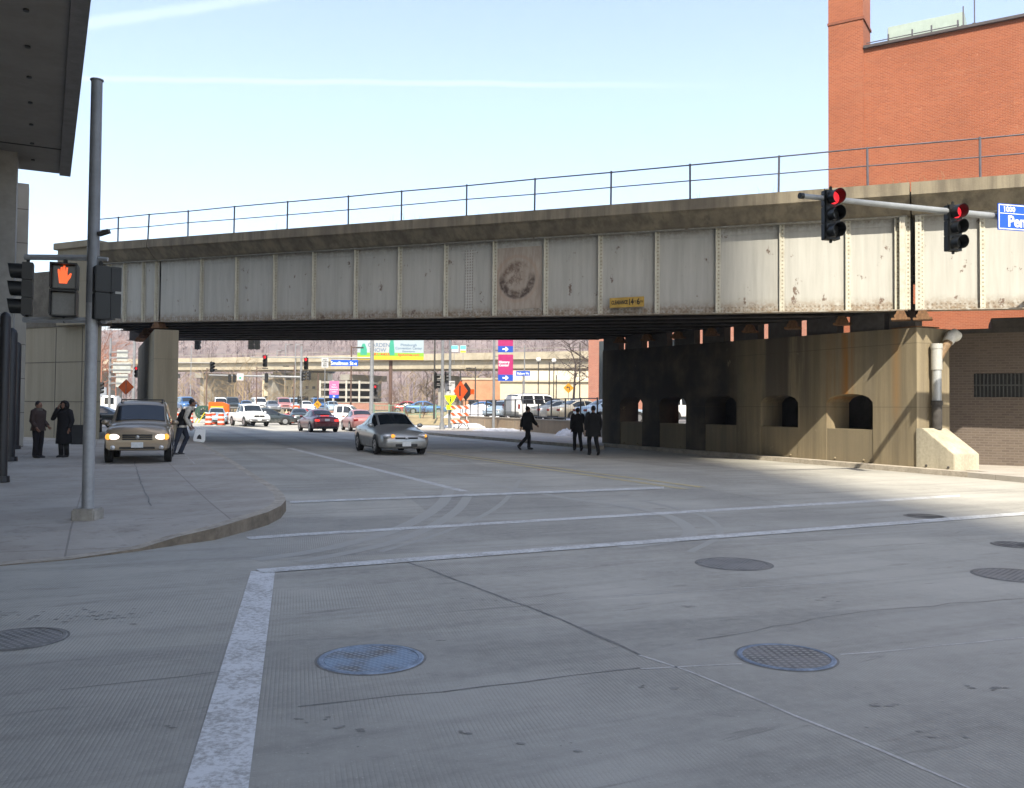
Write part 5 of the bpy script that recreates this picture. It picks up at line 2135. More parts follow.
bg_.scale = (.8, .8, .9)
bg_.rotation_euler = (R(7), 0, R(108))
# ------------------------------------------------------------------ beyond the bridge
M_SNOW = pm('old snow', (.50, .50, .51), .85, var=.35, scale=1.6, bump=.6, bscale=14)
# right-hand sidewalk beyond the pier, its kerb and the raised lot
k0, k1 = G(600, 449.5), G(425, 434.5)
k1 = k1 + (k1 - k0).normalized() * 14
kd = (k1 - k0).normalized()
kn = V((kd.y, -kd.x, 0))
mb = MB()
mb.prism([(p.x, p.y, -.02) for p in (k0, k1, k1 + kn * .2, k0 + kn * .2)], (0, 0, .165))
mb.build('kerb', M_KERB, kind='structure')
mb = MB()
mb.prism([(p.x, p.y, -.02) for p in (k0 + kn * .203, k1 + kn * .203, k1 + kn * 9, C0 + PW * 17.1 + RC * 5, C0 + PW * 17.1 + RC * .1)], (0, 0, .155))
mb.build('sidewalk', M_WALK, kind='structure')
w0, w1 = V((4.5, 48, 0)), V((-4.3, 75, 0))
w0.z = w1.z = 0
wd = (w1 - w0).normalized()
wn_ = V((wd.y, -wd.x, 0))
rz = math.atan2(wd.y, wd.x)
wl = (w1 - w0).length
mb = MB()
mb.prism([(p.x, p.y, -.03) for p in (w0 + wn_ * .3, w1 + wn_ * .3, w1 + V((8, 40, 0)), w0 + V((60, 40, 0)), w0 + V((60, -8, 0)), w0 + wn_ * 8 - wd * 4)], (0, 0, LZ + .03))
mb.build('parking_lot', pm('lot asphalt', (.16, .16, .16), .9, var=.25), kind='structure')
rw = empty('retaining_wall', 'low tan concrete retaining wall below the fenced parking lot', 'wall', w0, rz)
mb = MB()
n = 8
for i in range(n):
    mb.b2((i * wl / n + .01, -.3, 0), ((i + 1) * wl / n - .01, 0, .93))
mb.build('wall', conc_mat('stained wall concrete', (.36, .27, .18), (.28, .22, .15), (.32, .22, .14)), rw, bevel=.015)
mb = MB()
for i in range(n):
    mb.b2((i * wl / n + .01, -.33, .933), ((i + 1) * wl / n - .01, .03, 1.0))
mb.build('coping', M_KERB, rw)
fn = empty('metal_fence', 'thin black metal fence on the low retaining wall', 'fence', w0 + wn_ * .15 + V((0, 0, 1.0)), rz)
mb = MB()
for z_ in (1.25, .12):
    mb.sweep([(0, 0, z_), (wl, 0, z_)], .035, 6)
mb.build('rail', M_BKM, fn)
mb = MB()
for i in range(int(wl / .3)):
    mb.sweep([(i * .3, 0, .12), (i * .3, 0, 1.25)], .004, 4)
mb.build('mesh_panel', M_BKM, fn)
for i in range(13):
    mb = MB()
    mb.b2((i * wl / 12 - .035, -.035, 0), (i * wl / 12 + .035, .035, 1.3))
    mb.build('post', M_BKM, fn)


def mound(name, c, rx, ry, h, lab, n=14, mat=None):
    mb = MB()
    r_ = random.Random(int(c.x * 13 + c.y))
    vs, fs = [], []
    for i in range(n + 1):
        for j in range(n + 1):
            u, v = i / n * 2 - 1, j / n * 2 - 1
            d = max(0, 1 - u * u - v * v)
            vs.append((c.x + u * rx, c.y + v * ry, c.z - .02 + h * d ** .6 * r_.uniform(.55, 1.1)))
    fs = [(i * (n + 1) + j, (i + 1) * (n + 1) + j, (i + 1) * (n + 1) + j + 1, i * (n + 1) + j + 1) for i in range(n) for j in range(n)]
    mb.add(vs, fs)
    o = mb.build(name, mat or M_SNOW, smooth=True, ang=80, kind='stuff')
    o['label'] = lab
    o['category'] = 'snow'
    return o


mound('snow', D(572, 436, 50.0).xy.to_3d() + V((0, 0, .12)), 1.0, .8, .48, 'old snow heaped at the end of the low wall')
mound('snow', D(478, 434, 70).xy.to_3d() + V((0, 0, .12)), 3.2, 2.2, .35, 'old snow along the sidewalk near the barricade')
mound('snow', D(500, 438, 60).xy.to_3d() + V((0, 0, .12)), 2.0, 1.6, .22, 'flat old snow on the sidewalk')
mound('snow', D(478, 425, 78).xy.to_3d() + V((0, 0, LZ)), 3.0, 2.0, 1.2, 'big snow heap in the raised lot')
mound('snow', D(586, 428, 54.6).xy.to_3d() + V((0, 0, LZ)), 1.6, .9, .5, 'snow heap inside the fence')
mound('snow', D(420, 434, 75).xy.to_3d() + V((0, 0, .0)), 4.5, 1.8, .12, 'thin snow at the curve of the far kerb')

# grassy bank with a green railing and brown bushes
bk0, bk1 = D(375, 425, 90), D(448, 425, 86)
mb = MB()
pts = [D(372, 425, 86), D(452, 426, 82), D(470, 420, 100), D(365, 420, 108)]
zs = [.0, .05, 1.3, 1.3]
vs = []
for p, z_ in zip(pts, zs):
    vs.append((p.x, p.y, z_))
mb.add(vs, [(0, 1, 2, 3)])
mb.build('terrain', pm('dry grass', (.27, .21, .11), .95, var=.35, scale=1.5, bump=.5, bscale=12), kind='structure')
M_GRN = pm('green railing paint', (.16, .26, .19), .6)
f0, f1 = D(374, 412, 94), D(452, 412, 90)
f0.z = f1.z = .75
fd = (f1 - f0).normalized()
gf = empty('railing_fence', 'pale green railing on the grassy bank', 'fence', f0, math.atan2(fd.y, fd.x))
fl = (f1 - f0).length
mb = MB()
for z_ in (1.1, .15):
    mb.b2((0, -.03, z_ - .03), (fl, .03, z_ + .03))
mb.build('rail', M_GRN, gf)
mb = MB()
for i in range(int(fl / .2)):
    mb.b2((i * .2, -.012, .18), (i * .2 + .025, .012, 1.07))
mb.build('bars', M_GRN, gf)
for i in range(6):
    mb = MB()
    mb.b2((i * fl / 5 - .05, -.05, -.4), (i * fl / 5 + .05, .05, 1.22))
    mb.build('post', M_GRN, gf)


# ---- bare trees and bushes
def branch(mb, p, d, ln, r, depth, rg, droop=0.0, spread=.6, kids=3):
    n = 3
    pts, rr = [p], [r]
    q = p.copy()
    dd = d.copy()
    for i in range(n):
        dd = (dd + V((rg.uniform(-.2, .2), rg.uniform(-.2, .2), rg.uniform(-.12, .16) - droop))).normalized()
        q = q + dd * ln / n
        pts.append(q.copy())
        rr.append(r * (1 - .55 * (i + 1) / n))
    mb.sweep(pts, rr, 5 if r > .03 else 3, cap=False)
    if depth <= 0:
        return
    for i in range(kids):
        t = rg.uniform(.35, 1)
        ii = min(n - 1, int(t * n))
        b0 = pts[ii].lerp(pts[ii + 1], t * n - ii)
        ax = V((rg.gauss(0, 1), rg.gauss(0, 1), rg.gauss(0, .4)))
        nd = (dd + ax.normalized() * spread).normalized()
        branch(mb, b0, nd, ln * rg.uniform(.55, .8), r * .5, depth - 1, rg, droop, spread, kids)


def bare_tree(name, label, loc, h, seed, trunk_m, crown_m, group=None, depth=4, r=.14, spread=.65, droop=0.0, kids=3, clear=.3, cat='tree'):
    rg = random.Random(seed)
    t = empty(name, label, cat, loc, rg.uniform(0, 6), group)
    mb = MB()
    tp = [(0, 0, -.1), (rg.uniform(-.1, .1), rg.uniform(-.1, .1), h * clear), (rg.uniform(-.3, .3), rg.uniform(-.3, .3), h * .62), (rg.uniform(-.5, .5), rg.uniform(-.5, .5), h * .85)]
    mb.sweep(tp, [r * 1.15, r, r * .6, r * .2], 8)
    mb.build('trunk', trunk_m, t, smooth=True)
    cr = MB()
    for i in range(kids * 3):
        u = rg.uniform(0, 1)
        p = V(tp[1]).lerp(V(tp[2]), u * 1.4) if u < .7 else V(tp[2]).lerp(V(tp[3]), (u - .7) / .3)
        a = rg.uniform(0, 6.28)
        branch(cr, p, V((math.cos(a), math.sin(a), rg.uniform(.4, 1.1))).normalized(), h * rg.uniform(.2, .34), r * .45, depth - 1, rg, droop, spread, kids)
    cr.build('crown', crown_m, t)
    return t


M_BARK = pm('dark bark', (.055, .045, .04), .95, var=.3, scale=6)
M_TWIG = pm('dark twigs', (.08, .06, .055), .95)
M_TANW = pm('sunlit tan twigs', (.24, .18, .105), .95, var=.3, scale=.8)
M_PURP = pm('purplish brown twigs', (.15, .105, .10), .95, var=.3, scale=.6)
M_REDT = pm('reddish twigs', (.24, .11, .07), .95, var=.3, scale=.8)
tr = D(597, 405, 92)
bare_tree('bare_tree', 'bare dark tree with long drooping branches before the pink brick building', (tr.x, 92, .8), 10.5, 5, M_BARK, M_TWIG, None, 5, .16, .8, .10, 3, .25)
tr = D(573, 405, 99)
bare_tree('bare_tree', 'second bare dark tree a little left of the pink brick building', (tr.x, 99, .8), 9.5, 8, M_BARK, M_TWIG, None, 5, .14, .8, .08, 3, .25)
# reddish brush on the bank at the far left
base = bare_tree('bare_tree', 'reddish bare tree on the bank seen left of the column', (D(100, 405, 105).x, 105, 1), 9.5, 21, M_REDT, M_REDT, 'reddish trees at the far left', 5, .12, .7, 0, 3, .12)
for px_, Y_, s_ in ((92, 112, 1.15), (108, 115, .95), (116, 124, .85), (97, 130, 1.2)):
    o = dup(base)
    o.location = (D(px_, 405, Y_).x, Y_, 1)
    o.rotation_euler = (0, 0, Y_)
    o.scale = (s_, s_, s_)
    o['label'] = 'reddish bare tree on the bank seen left of the column'
# bushes
M_BUSH = pm('brown bush twigs', (.12, .07, .05), .95, var=.4, scale=2)
for i, (px_, Y_, h_, lb) in enumerate(((394, 95, 2.6, 'taller brown bare bush at the foot of the billboard post'), (407, 92, 1.5, 'low dark brown bush on the grassy bank'), (423, 91, 1.4, 'low brown bush near the dark lamp pole'))):
    bare_tree('bush', lb, (D(px_, 410, Y_).x, Y_, .7), h_, 40 + i, M_BUSH, M_BUSH, 'brown bushes on the bank', 4, .04, .9, 0, 4, .05, 'bush')

# ---- the highway viaduct
va, vb = D(640, 380, 135), D(140, 380, 215)
va.z = vb.z = 0
vd = (vb - va).normalized()
va, vb = va - vd * 90, vb + vd * 60
vl = (vb - va).length
vt = empty('highway_viaduct', 'cream concrete highway viaduct spanning the background on thick piers', 'viaduct', va, math.atan2(vd.y, vd.x))
M_CRM = pm('cream concrete', (.38, .33, .24), .85, var=.2, scale=.3)
z0, z1 = 6.6, 11.0


def vz(x_):
    return z0 + (z1 - z0) * max(0, (x_ - 90)) / (vl - 90)


mb = MB()
for lo, hi, ya, yb in ((0, 1.5, 0, 11), (1.5, 1.9, -.6, 11.6), (1.9, 2.7, -.6, -.3), (1.9, 2.7, 11.3, 11.6)):
    mb.add([(x_, y_, vz(x_) + z_) for x_ in (0, vl) for y_ in (-ya, -yb) for z_ in (lo + .002, hi)], [(0, 1, 3, 2), (4, 5, 7, 6), (0, 1, 5, 4), (2, 3, 7, 6), (0, 2, 6, 4), (1, 3, 7, 5)])
mb.build('deck', M_CRM, vt)
M_CRG = pm('greyish pier concrete', (.27, .25, .21), .9, var=.25, scale=.4)
for i in range(int(vl / 24) + 1):
    x_ = 10 + i * 24
    mb = MB()
    mb.b2((x_, -9.5, -.3), (x_ + 1.8, -1.5, vz(x_) - 1.2))
    mb.b2((x_ - .3, -10.8, vz(x_) - 1.2), (x_ + 2.1, -.2, vz(x_) - .06))
    mb.build('pier', M_CRG, vt)
mb = MB()
mb.sweep([(x_, .45, vz(x_) + 3.3) for x_ in (0, vl)], .05, 4)
mb.build('guard_rail', M_CRG, vt)

# ---- buildings beyond
M_CRB = pm('cream wall', (.50, .43, .30), .85, var=.12, scale=.4)
cbp = D(262, 405, 190)
cb = empty('building', 'long cream building with small square windows under the viaduct', 'building', (cbp.x, 190, 0), R(4))
mb = MB()
mb.b2((0, 0, 0), (13.5, 9, 7.3))
mb.build('wall', M_CRB, cb)
mb = MB()
mb.b2((2, 1, 7.303), (13.7, 9.2, 9.0))
mb.build('roof_storey', pm('brighter cream wall', (.6, .55, .43), .85), cb)
for r_, (zz, nn) in enumerate(((5.4, 9), (2.9, 5))):
    for i in range(nn):
        mb = MB()
        wd_ = .6 if r_ == 0 else 1.5
        mb.b2((.5 + i * 13 / nn, -.06, zz), (.5 + i * 13 / nn + wd_, -.002, zz + (.6 if r_ == 0 else .9)))
        mb.build('window', glass('dark window'), cb)
dt = empty('rooftop_shed', 'dark blue grey roof block on the cream building', 'roof block', (cbp.x + 7.0, 193, 9.01), R(4))
mb = MB()
mb.b2((0, 0, 0), (7.5, 4, 2.3))
mb.build('body', pm('dark slate metal', (.10, .12, .15), .6), dt, bevel=.2)
mb = MB()
mb.b2((-.15, -.15, 2.301), (7.65, 4.15, 2.5))
mb.build('roof', M_SOOT, dt)
gp = D(319, 405, 150)
pg = empty('parking_garage', 'grey open framed parking structure with stacked decks', 'building', (gp.x, 150, 0), R(3))
mb = MB()
for i in range(5):
    mb.b2((0, 0, .6 + i * 1.25), (9.2, 8, .95 + i * 1.25))
mb.build('deck', M_CRG, pg)
for i in range(5):
    mb = MB()
    mb.b2((i * 2.2, -.12, 0), (i * 2.2 + .3, -.003, 6.1))
    mb.build('column', pm('pale frame concrete', (.38, .36, .31), .9), pg)
mb = MB()
mb.b2((.1, 4, .02), (9.1, 7.9, 5.9))
mb.build('core', pm('dark garage inside', (.08, .075, .07), .9), pg)
lwp = D(300, 405, 142)
lw = empty('brick_wall', 'long low reddish brick wall behind the far parking lot', 'wall', (lwp.x, 142, 0), R(2))
mb = MB()
mb.b2((0, 0, 0), (16, .4, 2.3))
mb.build('wall', pm('dusty red brick', (.27, .14, .1), .9, var=.25), lw)
mb = MB()
mb.b2((-.05, -.05, 2.303), (16.05, .45, 2.42))
mb.build('coping', M_CRG, lw)
rbp = D(462, 405, 125)
rb = empty('building', 'low orange brick building below the viaduct right of the barricade', 'building', (rbp.x, 125, 0), R(-3))
mb = MB()
mb.b2((0, 0, 0), (8.5, 8, 5.6))
mb.build('wall', pm('pale orange brick', (.40, .20, .11), .9, var=.2, scale=1), rb)
mb = MB()
mb.b2((-.1, -.1, 5.603), (8.6, 8.1, 5.9))
mb.build('roof', M_CRM, rb)
for i in range(3):
    mb = MB()
    mb.b2((.9 + i * 2.6, -.06, 1.2), (2.3 + i * 2.6, -.002, 2.8))
    mb.build('window', glass('dark window'), rb)
lcb = D(500, 405, 118)
l2 = empty('building', 'wide pale cream building behind the parked white suv', 'building', (lcb.x, 118, 0), R(-4))
mb = MB()
mb.b2((0, 0, 0), (12, 8, 5.2))
mb.prism([(-.2, -.3, 5.203), (12.2, -.3, 5.203), (12.2, 4, 6.6), (-.2, 4, 6.6)], (0, .0, .25))
mb.build('wall', M_CRB, l2)
for i in range(4):
    mb = MB()
    mb.b2((1 + i * 2.8, -.06, 1.4), (2.4 + i * 2.8, -.002, 3))
    mb.build('window', glass('dark window'), l2)
wbp = D(97, 420, 92)
wtk = empty('box_truck', 'white box truck at the far left beyond the signal pole', 'truck', (wbp.x - 3.4, 92, PZ), R(8))
mb = MB()
mb.b2((0, 0, .9), (3.4, 2.4, 3.4))
mb.build('cargo_box', P_WHITE, wtk, bevel=.05)
mb = MB()
mb.b2((3.45, .1, .6), (5.0, 2.3, 2.5))
mb.build('cab', P_WHITE, wtk, bevel=.2)
mb = MB()
mb.b2((3.9, .06, 1.6), (4.8, .0995, 2.3))
mb.build('side_window', glass(), wtk)
for x_ in (.8, 4.2):
    for y_ in (.15, 2.25):
        mb = MB()
        mb.sweep([(x_, y_ - .13, .45), (x_, y_ + .13, .45)], .45, 18)
        mb.build('wheel', M_TYRE, wtk)


# ---- poles, signs
def pole(name, label, px, Y, ytop, r=.07, mat=None, cat='pole', arm=None, base=0.0, group=None, lamp=False, globe=False, lean=0.0):
    g = D(px, 420, Y)
    z_ = D(px, ytop, Y).z - base
    t = empty(name, label, cat, (g.x, Y, base), 0, group)
    mb = MB()
    mb.sweep([(0, 0, -.05), (lean, 0, z_)], [r, r * .75], 8)
    mb.build('shaft', mat or M_POLE, t, smooth=True)
    if arm:
        ln, dz = arm
        m = MB()
        m.sweep([(0, 0, z_ - .15 + dz), (ln, 0, z_ - .1 + dz)], r * .6, 6)
        m.build('arm', mat or M_POLE, t)
        if lamp:
            m = MB()
            m.box((ln, 0, z_ - .15 + dz), (.7, .3, .14))
            m.build('lamp_head', M_SOOT, t, bevel=.03)
    if globe:
        m = MB()
        m.ball((0, 0, z_ + .25), .26, 12, 10)
        m.build('globe', pm('white globe', (.7, .7, .66), .3), t, smooth=True)
        m = MB()
        m.sweep([(0, 0, z_ - .1), (0, 0, z_ + .02)], [r * 2, r * 1.5], 8)
        m.build('collar', M_SOOT, t)
    return t


M_BRNP = pm('brown pole', (.10, .06, .045), .7)
M_LGT = pm('light steel pole', (.21, .215, .22), .5, .2)
for px_, yt_, Y_, ln, lb in ((206, 368, 110, .9, 'thin brown lamp pole farthest left over the trees'), (256, 367, 108, 1.0, 'thin brown lamp pole behind the left red traffic light'), (293.5, 365, 106, -1.0, 'thin brown lamp pole left of the grey mast'), (317.5, 373, 105, 0, 'thin brown pole above the yellow diamond sign'), (350.5, 346, 84, .8, 'tall dark lamp pole behind the blue street sign')):
    pole('lamp_post', lb, px_, Y_, yt_, .085, M_BRNP, 'lamp post', (ln, 0) if ln else None, .8, 'lamp posts beyond the bridge', bool(ln))
for px_, yt_, Y_, lb in ((190, 345, 190, 'far slender light mast above the viaduct at left'), (276, 350, 190, 'far light mast with a white lamp head above the viaduct'), (284.5, 344, 185, 'far light mast just right of the one with a white lamp head'), (294.5, 344, 180, 'far light mast standing close above the grey mast'), (460, 345, 160, 'far light mast near the highway signs')):
    pole('light_mast', lb, px_, Y_, yt_, .12, M_LGT, 'light mast', (1.2, 0), 0, 'light masts on the viaduct', True)
pole('lamp_post', 'dark square lamp post above the orange brick building', 475, 105, 367, .09, M_SOOT, 'lamp post', (-.8, 0), .8, None, True)
pole('utility_pole', 'black pole rising behind the grassy bank', 434, 84, 338, .10, M_SOOT, 'pole', None, .6)
for px_, yt_, lb in ((538, 362, 'globe lamp post left of the yellow diamond sign'), (553.5, 363, 'globe lamp post nearest the yellow diamond sign')):
    pole('globe_lamp', lb, px_, 96, yt_, .07, M_SOOT, 'lamp post', None, .8, 'globe lamp posts', False, True)
for px_, yt_, Y_, m_, lb in ((524, 345, 100, M_LGT, 'plain grey pole behind the small blue street sign'), (549, 362, 98, M_SOOT, 'dark pole between the two globe lamps'), (556, 375, 99, M_SOOT, 'short dark pole right of the globe lamps'), (579.5, 343, 88, M_SOOT, 'dark pole before the drooping bare tree')):
    pole('utility_pole', lb, px_, Y_, yt_, .075, m_, 'pole', None, .8)

# main mast left: pole at 300 with an arm to the left
def sig_on(px, py, Y, lab, face=0.0, lit=9, group=None, s=1.0):
    p = D(px, py, Y)
    return signal(lab, p, face, lit, s=s, group=group)


GS = 'traffic lights beyond the bridge'
t = pole('signal_mast', 'grey signal mast with a long arm reaching left beyond the bridge', 300.5, 100, 346, .16, M_LGT, 'signal pole', None, .0)
za = D(290, 377, 100).z
xl = D(209, 377, 100).x - t.location.x
mb = MB()
mb.sweep([(0, 0, za), (xl, 0, za + .15)], [.12, .07], 8)
mb.build('arm', M_LGT, t)
zb_ = D(290, 361, 100).z
sig_on(306, 363.5, 80, 'red traffic light beside the grey mast', 0, 0, GS)
sig_on(265, 361, 80, 'red traffic light hanging left of the grey mast', 0, 0, GS)
sig_on(266.5, 378, 99.8, 'dark traffic light below the left red one', R(180), 9, GS)
for dx, lb in ((229.8, 'left head of the pair of dark traffic lights on the long arm'), (234.5, 'right head of the pair of dark traffic lights on the long arm')):
    sig_on(dx, 378.5, 99.8, lb, R(180), 9, GS, .85)
sig_on(303.5, 376, 99.0, 'dark traffic light on the left side of the grey mast', R(90), 9, GS)
sig_on(309, 375.5, 99.0, 'dark traffic light on the right side of the grey mast', R(-90), 9, GS)
sig_on(299, 400, 99.5, 'small dark traffic light low on the grey mast', R(90), 9, GS, .8)
sig_on(212.3, 367, 84, 'dark traffic light at the tip of the thin left wire', R(60), 9, GS, .9)
a_, b_ = D(150, 362.5, 84), D(213, 363, 84)
t = empty('signal_span', 'thin steel arm carrying the dark traffic light beside the column', 'signal arm', (a_.x, 84, 0))
mb = MB()
mb.sweep([(0, 0, a_.z), (b_.x - a_.x, 0, b_.z)], .05, 6)
mb.build('arm', M_LGT, t)
mb = MB()
mb.sweep([(0, 0, 0), (0, 0, a_.z + .3)], .12, 8)
mb.build('shaft', M_LGT, t)
a_, b_ = D(250, 357.2, 80.2), D(372, 358, 80.2)
t = empty('signal_span', 'thin arm carrying the two red traffic lights', 'signal arm', (b_.x, 80.2, 0))
mb = MB()
mb.sweep([(0, 0, b_.z), (a_.x - b_.x, 0, a_.z)], [.09, .04], 6)
mb.build('arm', M_LGT, t)
mb = MB()
mb.sweep([(0, 0, 0), (0, 0, D(368, 330, 80).z)], [.2, .16], 10)
mb.build('shaft', M_LGT, t, smooth=True)
sig_on(375, 390, 86, 'red traffic light low at the right of the pale mast', R(20), 0, GS, .9)
for px_, lb in ((198, 'dark traffic light peeping from under the bridge at left'), (251.5, 'left one of two dark traffic lights peeping from under the bridge'), (257.5, 'right one of two dark traffic lights peeping from under the bridge')):
    sig_on(px_, 342, 62, lb, R(180), 9, GS)


def board(name, label, x0, y0, x1, y1, Y, mat, cat='sign', rz_=0.0, pole_to=None, pm_=None, th=.03, group=None):
    a, b_ = D(x0, y1, Y), D(x1, y0, Y)
    t = empty(name, label, cat, ((a.x + b_.x) / 2, Y, a.z if pole_to is None else pole_to), rz_, group)
    w_, h_ = (b_.x - a.x) / max(.3, math.cos(rz_)), b_.z - a.z
    zz = a.z - t.location.z
    mb = MB()
    mb.b2((-w_ / 2, -th / 2, zz), (w_ / 2, th / 2, zz + h_))
    mb.build('sign_board', mat, t)
    if pole_to is not None:
        mb = MB()
        mb.sweep([(0, .06, 0), (0, .06, zz + h_)], .04, 8)
        mb.build('post', pm_ or M_LGT, t)
    return t, w_, h_, zz


M_WS = pm('white sign face', (.42, .42, .41), .5, var=.05)
M_BLT = pm('black sign ink', (.02, .02, .02), .5)
# billboard
X0, Y0, X1, Y1, YB = 357.5, 330, 424, 359.5, 100
M_BBW = pm('billboard white', (.34, .35, .35), .5, var=.04)
t, w_, h_, zz = board('billboard', 'wide garden show billboard with a green and yellow lower band on a brown post', X0, Y0, X1, Y1, YB, M_BBW, 'billboard', 0, 0.6, M_BRNP, .25)
s_ = w_ / (X1 - X0)


def bx(px):
    return (px - (X0 + X1) / 2) * s_


def bz(py):
    return zz + (Y1 - py) * s_


def patch(px0, py0, px1, py1, mat, d=.13):
    m = MB()
    m.b2((bx(px0), -d, bz(py1)), (bx(px1), -d + .004, bz(py0)))
    return m


LIME = pm('lime band', (.17, .36, .03), .5, var=.05)
YELB = pm('yellow band', (.52, .42, .02), .5, var=.05)
TEAL = pm('teal figure', (.03, .26, .17), .5, var=.05)
PALEB = pm('pale blue panel', (.29, .35, .38), .5, var=.05)
REDI = pm('red ink', (.62, .03, .03), .5, var=.05)
INK = pm('grey blue ink', (.10, .15, .22), .5, var=.05)
patch(X0, 352.5, X1, 356.2, LIME).build('lime_band', LIME, t)
patch(X0, 356.2, X1, Y1, YELB, .1305).build('yellow_band', YELB, t)
patch(X0, Y0, X0 + 10, 352.5, PALEB).build('pale_panel', PALEB, t)
patch(392.5, Y0, X1, 352.5, PALEB, .1306).build('pale_panel', PALEB, t)
for cx, top, hw in ((363.8, 343.5, 3.4), (392, 333, 2.8)):
    m = MB()
    m.prism([(bx(cx - hw), -.132, bz(354.8)), (bx(cx + hw), -.132, bz(354.8)), (bx(cx + hw * .92), -.132, bz(349)), (bx(cx + hw * .35), -.132, bz(top)), (bx(cx - hw * .35), -.132, bz(top)), (bx(cx - hw * .92), -.132, bz(349))], (0, -.003, 0))
    m.build('bottle_shape', TEAL, t)
for px_, py_, tx, sz, mt, sxx in ((379.5, 335.5, 'HOME &', .55, INK, 1), (379, 345, 'GARDEN', .62, INK, 1.0), (378, 350, 'SHOW', .62, INK, 1.0), (381, 354.2, '281-4455', .40, REDI, 1.35), (409, 344.6, 'Pittsburgh', .38, INK, 1.2), (409, 347.9, 'Convention Center', .38, INK, 1.0), (409, 351, 'Downtown', .26, INK, 1.2), (409, 354.4, 'figohomes.com', .40, REDI, 1.0)):
    text(tx, sz, 'lettering', mt, t, (bx(px_), -.140, bz(py_)), UP, sx=sxx, bold=.006)
for z_ in (zz - .12,):
    m = MB()
    m.b2((-w_ / 2, -.5, z_), (w_ / 2, .1, z_ + .08))
    m.build('catwalk', M_BRNP, t)
post = [o for o in t.children if o.name.startswith('post')][0]
post.scale = (5.2, 5.2, 1)
post.location = (0, -.12, 0)

# blue Smallman street sign with its arrow, on the span arm
t, w_, h_, zz = board('street_name_sign', 'blue street name sign with an arrow on the arm beyond the bridge', 331, 360, 358, 365.8, 79.6, M_SBL)
text('Smallman St', .42, 'lettering', M_SWH, t, (-.22, -.02, h_ * .42), UP, bold=.006)
m = MB()
m.prism([(.82, -.017, h_ * .36), (1.08, -.017, h_ * .58), (1.08, -.017, h_ * .14)], (0, -.004, 0))
m.build('arrow', M_SWH, t)
t, w_, h_, zz = board('traffic_sign', 'white regulation sign on a thin pole left of the blue street sign', 321.5, 358, 328.5, 367.5, 79, M_WS, 'sign', 0, 0)
for i, tx in enumerate(('NO', 'TURN', 'ON', 'RED')):
    text(tx, .2, 'lettering', M_BLT, t, (0, -.02, zz + h_ * (.82 - i * .21)), UP, bold=.004)
t, w_, h_, zz = board('traffic_sign', 'white sign with a green dot on the long signal arm', 237, 373.5, 243.6, 380.3, 99.5, M_WS)
m = MB()
m.ball((0, -.02, h_ * .35), (.14, .01, .14), 12, 6)
m.build('green_dot', TEAL, t)
PINK = pm('pale pink banner', (.40, .12, .25), .6, var=.08)
MAG = pm('magenta banner', (.33, .015, .11), .6, var=.08)
BLUB = pm('blue banner foot', (.012, .06, .36), .5, var=.05)


def arrow(t, cx, z, s, d, mat, flip=1):
    m = MB()
    m.prism([(cx + q * s * flip, d, z + r_ * s) for q, r_ in ((-.5, -.11), (.1, -.11), (-.08, -.36), (.14, -.36), (.5, 0), (.14, .36), (-.08, .36), (.1, .11), (-.5, .11))], (0, -.005, 0))
    m.build('arrow', mat, t)


t, w_, h_, zz = board('wayfinding_sign', 'pale pink way sign with a blue foot seen over the maroon sedan', 329.2, 381, 339, 394.6, 90, PINK, 'sign', 0, 0)
m = MB()
m.b2((-w_ / 2, -.012, zz - .36), (w_ / 2, .014, zz - .003))
m.build('blue_foot', BLUB, t)
for i in range(4):
    text(('Strip', 'District', 'Convention', 'Center')[i], .17, 'lettering', M_SWH, t, (0, -.018, zz + h_ * (.72 - i * .17)), UP)
m = MB()
m.prism([(-.14, -.016, zz - .12), (.14, -.016, zz - .12), (0, -.016, zz - .28)], (0, -.004, 0))
m.build('arrow', M_SWH, t)

# pole with two magenta banners
YN = 62
t = pole('banner_pole', 'grey pole carrying the two magenta way banners', 493.5, YN, 300, .10, M_LGT, 'pole', None, .12)
for y0, ym, y1, lb, tx in ((323, 346, 352.2, 'upper magenta way banner half hidden by the bridge', ('Cultural', 'District')), (354.6, 374.6, 381, 'lower magenta way banner reading history center', ('History', 'Center'))):
    a, b_ = D(498, y1, YN), D(513.2, y0, YN)
    q = empty('wayfinding_banner', lb, 'banner', (a.x, YN, a.z), 0, 'magenta way banners')
    w_ = b_.x - a.x
    zm = D(498, ym, YN).z - a.z
    m = MB()
    m.b2((0, -.02, zm + .002), (w_, .02, b_.z - a.z))
    m.build('banner_cloth', MAG, q)
    m = MB()
    m.b2((0, -.021, 0), (w_, .021, zm))
    m.build('blue_foot', BLUB, q)
    arrow(q, w_ * .5, zm * .5, .42, -.023, M_SWH)
    for i, s_ in enumerate(tx):
        text(s_, .25, 'lettering', M_SWH, q, (.04, -.022, zm + .88 - i * .22), UP, 'LEFT', bold=.004)
    m = MB()
    for z_ in (.12, b_.z - a.z - .12):
        m.sweep([(-.25, 0, z_), (w_, 0, z_)], .02, 6)
    m.build('bracket', M_SOOT, q)
t, w_, h_, zz = board('street_name_sign', 'small blue street name sign on a thin post by the white suv', 516, 371, 530, 375.8, 60, M_SBL, 'sign', R(-8), .12)
text('Mulberry Wy', .24, 'lettering', M_SWH, t, (0, -.02, zz + h_ * .46), UP, sx=.62, bold=.004)
